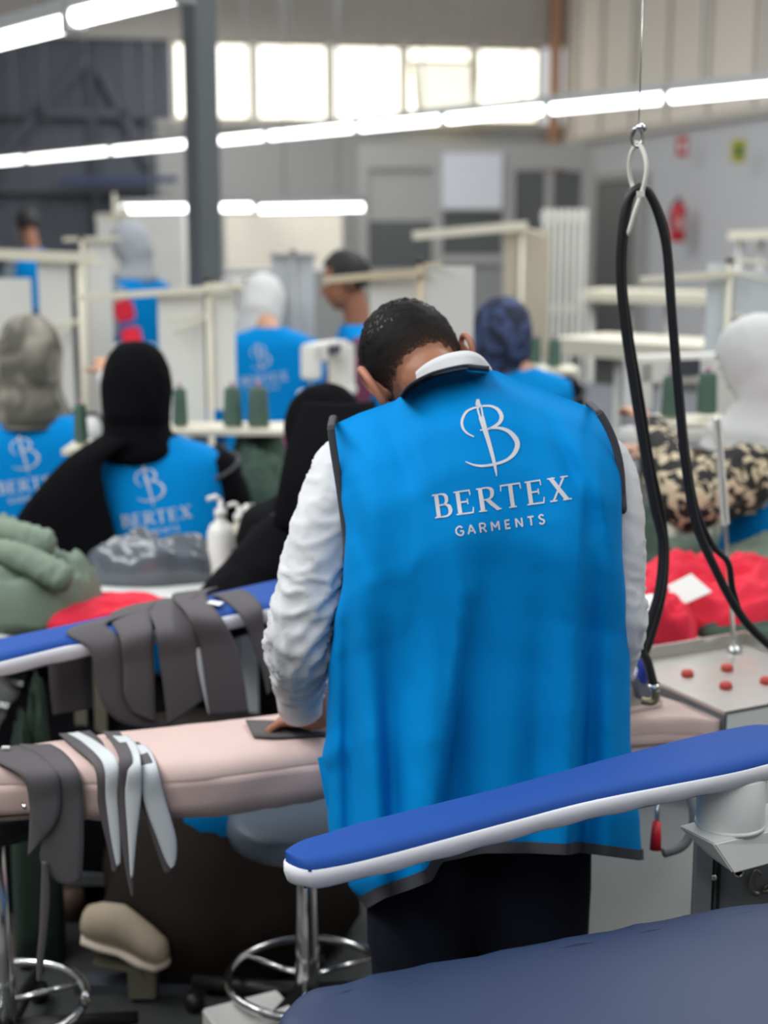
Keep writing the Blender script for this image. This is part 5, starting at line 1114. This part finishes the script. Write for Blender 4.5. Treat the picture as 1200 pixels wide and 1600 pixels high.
# thread stands: post, cross bar and hanging boards
OFFW = mat('off_white_board', (226, 225, 218), 0.6, var=0.03, vs=2); TAN = mat('tan_board', (186, 176, 156), 0.7)
def stand(lab, d, post, bar_, boards, guides=(), m=CREAM, bm_=OFFW, bw_=10):
    px, y0 = post; b = P(px, y0, d); t = thing('thread_stand', lab, 'thread stand', (b.x, d, 0)); k = d/FPX
    tube('post', [(b.x, d, 0), (b.x, d, b.z)], 0.011, m, t, 8); lathe('finial', b, [(0,0),(0.016,0),(0.016,0.014),(0,0.018)], RUBBER, t, 8)
    (x0, ya), (x1, yb) = bar_; bar('cross_bar', P(x0, ya, d+0.02), P(x1, yb, d-0.02), 0.028, bw_*k, m, t)
    for (a0, b0, a1, b1, dd) in boards: p, q = P(a0, b0, d+dd), P(a1, b1, d+dd); box('board', (p+q)/2, (abs(q.x-p.x), 0.012, abs(p.z-q.z)), bm_, t)
    for (g0, h0, g1, h1) in guides: tube('thread_guide', [P(g0, h0, d), P(g1, h1, d-0.05)], 0.006, m, t, 6)
stand('cream thread stand with white boards at the left edge', 6.3, (122, 400), ((-30, 396), (152, 404)), [(58, 402, 118, 640, 0.03), (-20, 435, 52, 530, 0.03)], [(122, 408, 160, 414), (122, 500, 60, 512), (122, 500, 70, 540)], bw_=16)
stand('tall white thread stand board behind the left one', 7.0, (128, 374), ((100, 374), (186, 372)), [(126, 376, 182, 660, 0.03)], bw_=6)
stand('cream thread stand with one wide board right of the standing woman', 5.4, (325, 440), ((120, 466), (378, 448)), [(246, 454, 322, 660, 0.03), (328, 452, 370, 640, 0.03)], [(325, 490, 262, 500), (325, 495, 270, 520), (325, 442, 376, 450)], bw_=10)
stand('cream thread stand with two white boards right behind the man\'s head', 5.0, (657, 412), ((506, 438), (664, 424)), [(578, 432, 652, 600, 0.03), (662, 416, 738, 640, 0.01)], [(657, 414, 690, 412)], mat('tan_painted_steel', (206, 190, 160), 0.5), OFFW, 11)
stand('far cream thread stand with a tan board near the office door', 8.0, (816, 350), ((645, 368), (824, 352)), [(788, 358, 856, 560, 0.03)], [(816, 355, 858, 370)], CREAM, TAN, 13)
stand('thread stand with pale boards at the right edge behind the white headscarf', 5.3, (1141, 410), ((1000, 438), (1142, 428)), [(1106, 412, 1138, 660, 0.03), (1148, 424, 1240, 660, 0.02)], [(1141, 404, 1205, 414), (1141, 424, 1200, 440), (1141, 490, 1180, 500)], CREAM, mat('pale_blue_white_board', (214, 220, 222), 0.5), 10)
stand('pale grey double thread stand boards in the middle distance', 7.2, (458, 396), ((422, 398), (494, 398)), [(424, 398, 456, 580, 0.03), (461, 398, 492, 580, 0.02)], (), mat('grey_stand', (170, 172, 172), 0.5), mat('pale_grey_board', (196, 199, 200), 0.5), 5)
stand('short white thread stand far behind near the low strip light', 9.0, (178, 300), ((150, 340), (210, 338)), [(182, 322, 204, 420, 0.03)], (), CREAM, OFFW, 8)
# white slatted rack
d = 8.6; a, b = P(846, 326, d), P(912, 600, d); t = thing('slatted_rack', 'tall white slatted plastic rack beside the far tan board', 'rack', ((a.x+b.x)/2, d, 0)); n_ = 7
for i in range(n_): x = a.x+(b.x-a.x)*(i+0.5)/n_; box('slat', (x, d, a.z/2), ((b.x-a.x)/n_*0.62, 0.03, a.z), OFFW, t)
for z in (0.2, 0.8, 1.2, a.z-0.05): box('cross_rail', ((a.x+b.x)/2, d+0.03, z), (b.x-a.x, 0.03, 0.06), OFFW, t)
# cream benches in the right background
def bench(lab, x0, y0, x1, y1, d0, d1, th, panel=None):
    a, b = P(x0, y0, d0), P(x1, y1, d1); t = thing('cream_bench', lab, 'bench', ((a+b)/2).xy.to_3d()); dv = (b-a).normalized(); nv = Vector((-dv.y, dv.x, 0)).normalized()
    bar('bench_top', a+nv*0.2, b+nv*0.2, 0.45, th*d0/FPX, CREAM, t)
    for f in (0.06, 0.35, 0.65, 0.94): p = a.lerp(b, f)+nv*0.1; tube('bench_leg', [(p.x,p.y,0),(p.x,p.y,p.z-0.03)], 0.02, OFFW, t, 8)
    if panel: p, q = a.lerp(b, 0.04)+nv*0.15, a.lerp(b, 0.96)+nv*0.15; bar('front_panel', Vector((p.x,p.y,panel)), Vector((q.x,q.y,panel)), 0.02, 0.4, mat('pale_panel', (196, 198, 202), 0.6), t)
bench('long cream bench with pale front panel behind the hanging cables', 868, 540, 1112, 556, 7.2, 6.6, 26, 0.72)
bench('higher cream rail of the farther bench behind the hanging cables', 905, 462, 1112, 468, 9.2, 8.8, 16)
bench('cream rail at the right edge below the extinguisher', 1140, 368, 1260, 364, 9.5, 9.2, 13)
# far white cupboards and cream partition
o = pp('cream_screen', 352, 334, 536, 633, 13.5, mat('cream_screen', (230, 222, 206), 0.6, var=0.03), 0.08, None); tag(o, 'cream screen standing below the low strip light', 'screen')
o = pp('white_cupboard', 158, 334, 300, 680, 11.5, mat('white_cupboard', (224, 222, 216), 0.6), 0.4, None); tag(o, 'white cupboard behind the standing woman', 'cupboard')
o = pp('grey_counter', 352, 420, 545, 668, 12.0, mat('grey_counter', (150, 151, 150), 0.6), 0.5, None); tag(o, 'grey counter in front of the cream screen', 'counter')
o = bar('blue_rail', P(94, 282, 19.2), P(275, 280, 19.55), 0.3, 0.07, mat('dark_blue_rail', (48, 60, 100), 0.5)); tag(o, 'thin dark blue rail on the dark wall at left', 'rail')
# sewing machines
MACH = mat('machine_white', (232, 230, 224), 0.35, var=0.02)
def machine(px, py, d, rz, s, lab):
    c = P(px, py, d); t = thing('sewing_machine', lab, 'sewing machine', c, rz)
    mb = lambda nm, x, y, z, a, b, h, m=MACH, bv=0.012: box(nm, Vector((x,y,z))*s, (a*s,b*s,h*s), m, t, None, bv*s, True)
    mb('bed', 0, 0, 0.03, 0.46, 0.17, 0.06); mb('column', 0.17, 0, 0.18, 0.11, 0.14, 0.28); mb('arm', -0.02, 0, 0.29, 0.40, 0.11, 0.11); mb('head', -0.19, 0, 0.23, 0.08, 0.11, 0.20)
    mb('needle_bar', -0.19, 0, 0.10, 0.012, 0.012, 0.1, CHROME, 0.002); lathe('hand_wheel', Vector((0.23,0,0.27))*s, [(0,0),(0.06*s,0),(0.065*s,0.012*s),(0.06*s,0.03*s),(0,0.03*s)], RUBBER, t, 18, True, (Y3, Z, X3))
    mb('control_panel', -0.02, -0.065, 0.3, 0.12, 0.02, 0.06, mat('panel_dark', (70,74,80), 0.4), 0.003)
    tube('machine_post', [Vector((0,0.05,0)), Vector((0,0.05,-c.z))], 0.03, CREAM, t, 8, None, True)
machine(512, 620, 5.7, math.radians(60), 0.62, 'white sewing machine left of the man\'s head'); machine(1060, 690, 4.9, math.radians(20), 0.85, 'white sewing machine between the cables at right'); machine(392, 500, 8.2, math.radians(30), 0.7, 'white sewing machine behind the bent worker')
o = box('yellow_note', P(818, 521, 8.0), (0.06, 0.006, 0.11), mat('yellow_note', (216, 208, 90), 0.6)); tag(o, 'small yellow note beside the navy headscarf', 'note')
# under the tables at left: a green cloth and a caster frame
o = heap('dark_green_cloth', (P(60,1480,3.2).x, 3.22, 0.0), 0.06, 0.07, 0.62, 0, mat('deep_green_cloth', (34, 50, 40), 0.95), 51, 'deep green cloth hanging beside the white table leg', 'cloth'); 
mr = thing('machine_rack', 'olive metal machine rack on casters under the left table', 'rack', (P(150,1480,3.5).x, 3.5, 0))
for x in (140, 170): p = P(x, 1400, 3.5); box('upright', (p.x, 3.5, 0.40), (0.03, 0.03, 0.66), OLIVE, mr)
p = P(110, 1460, 3.4); box('lower_bar', (p.x+0.04, 3.45, 0.10), (0.22, 0.06, 0.03), GREYMET, mr); lathe('caster', (p.x, 3.42, 0.0), [(0,0),(0.03,0),(0.04,0.04),(0.03,0.08),(0,0.08)], mat('brown_caster', (92, 70, 58), 0.6), mr, 14)

o = heap('dark_filler', (P(190,1100,3.5).x, 3.62, 0.0), 0.36, 0.17, 0.60, 0.25, BLACKCL, 61, 'black sack added to darken the space under the white table at left', 'filler', None, 7, 0.2, None, 0.4)  # invented black mound, added so the space below the table reads dark
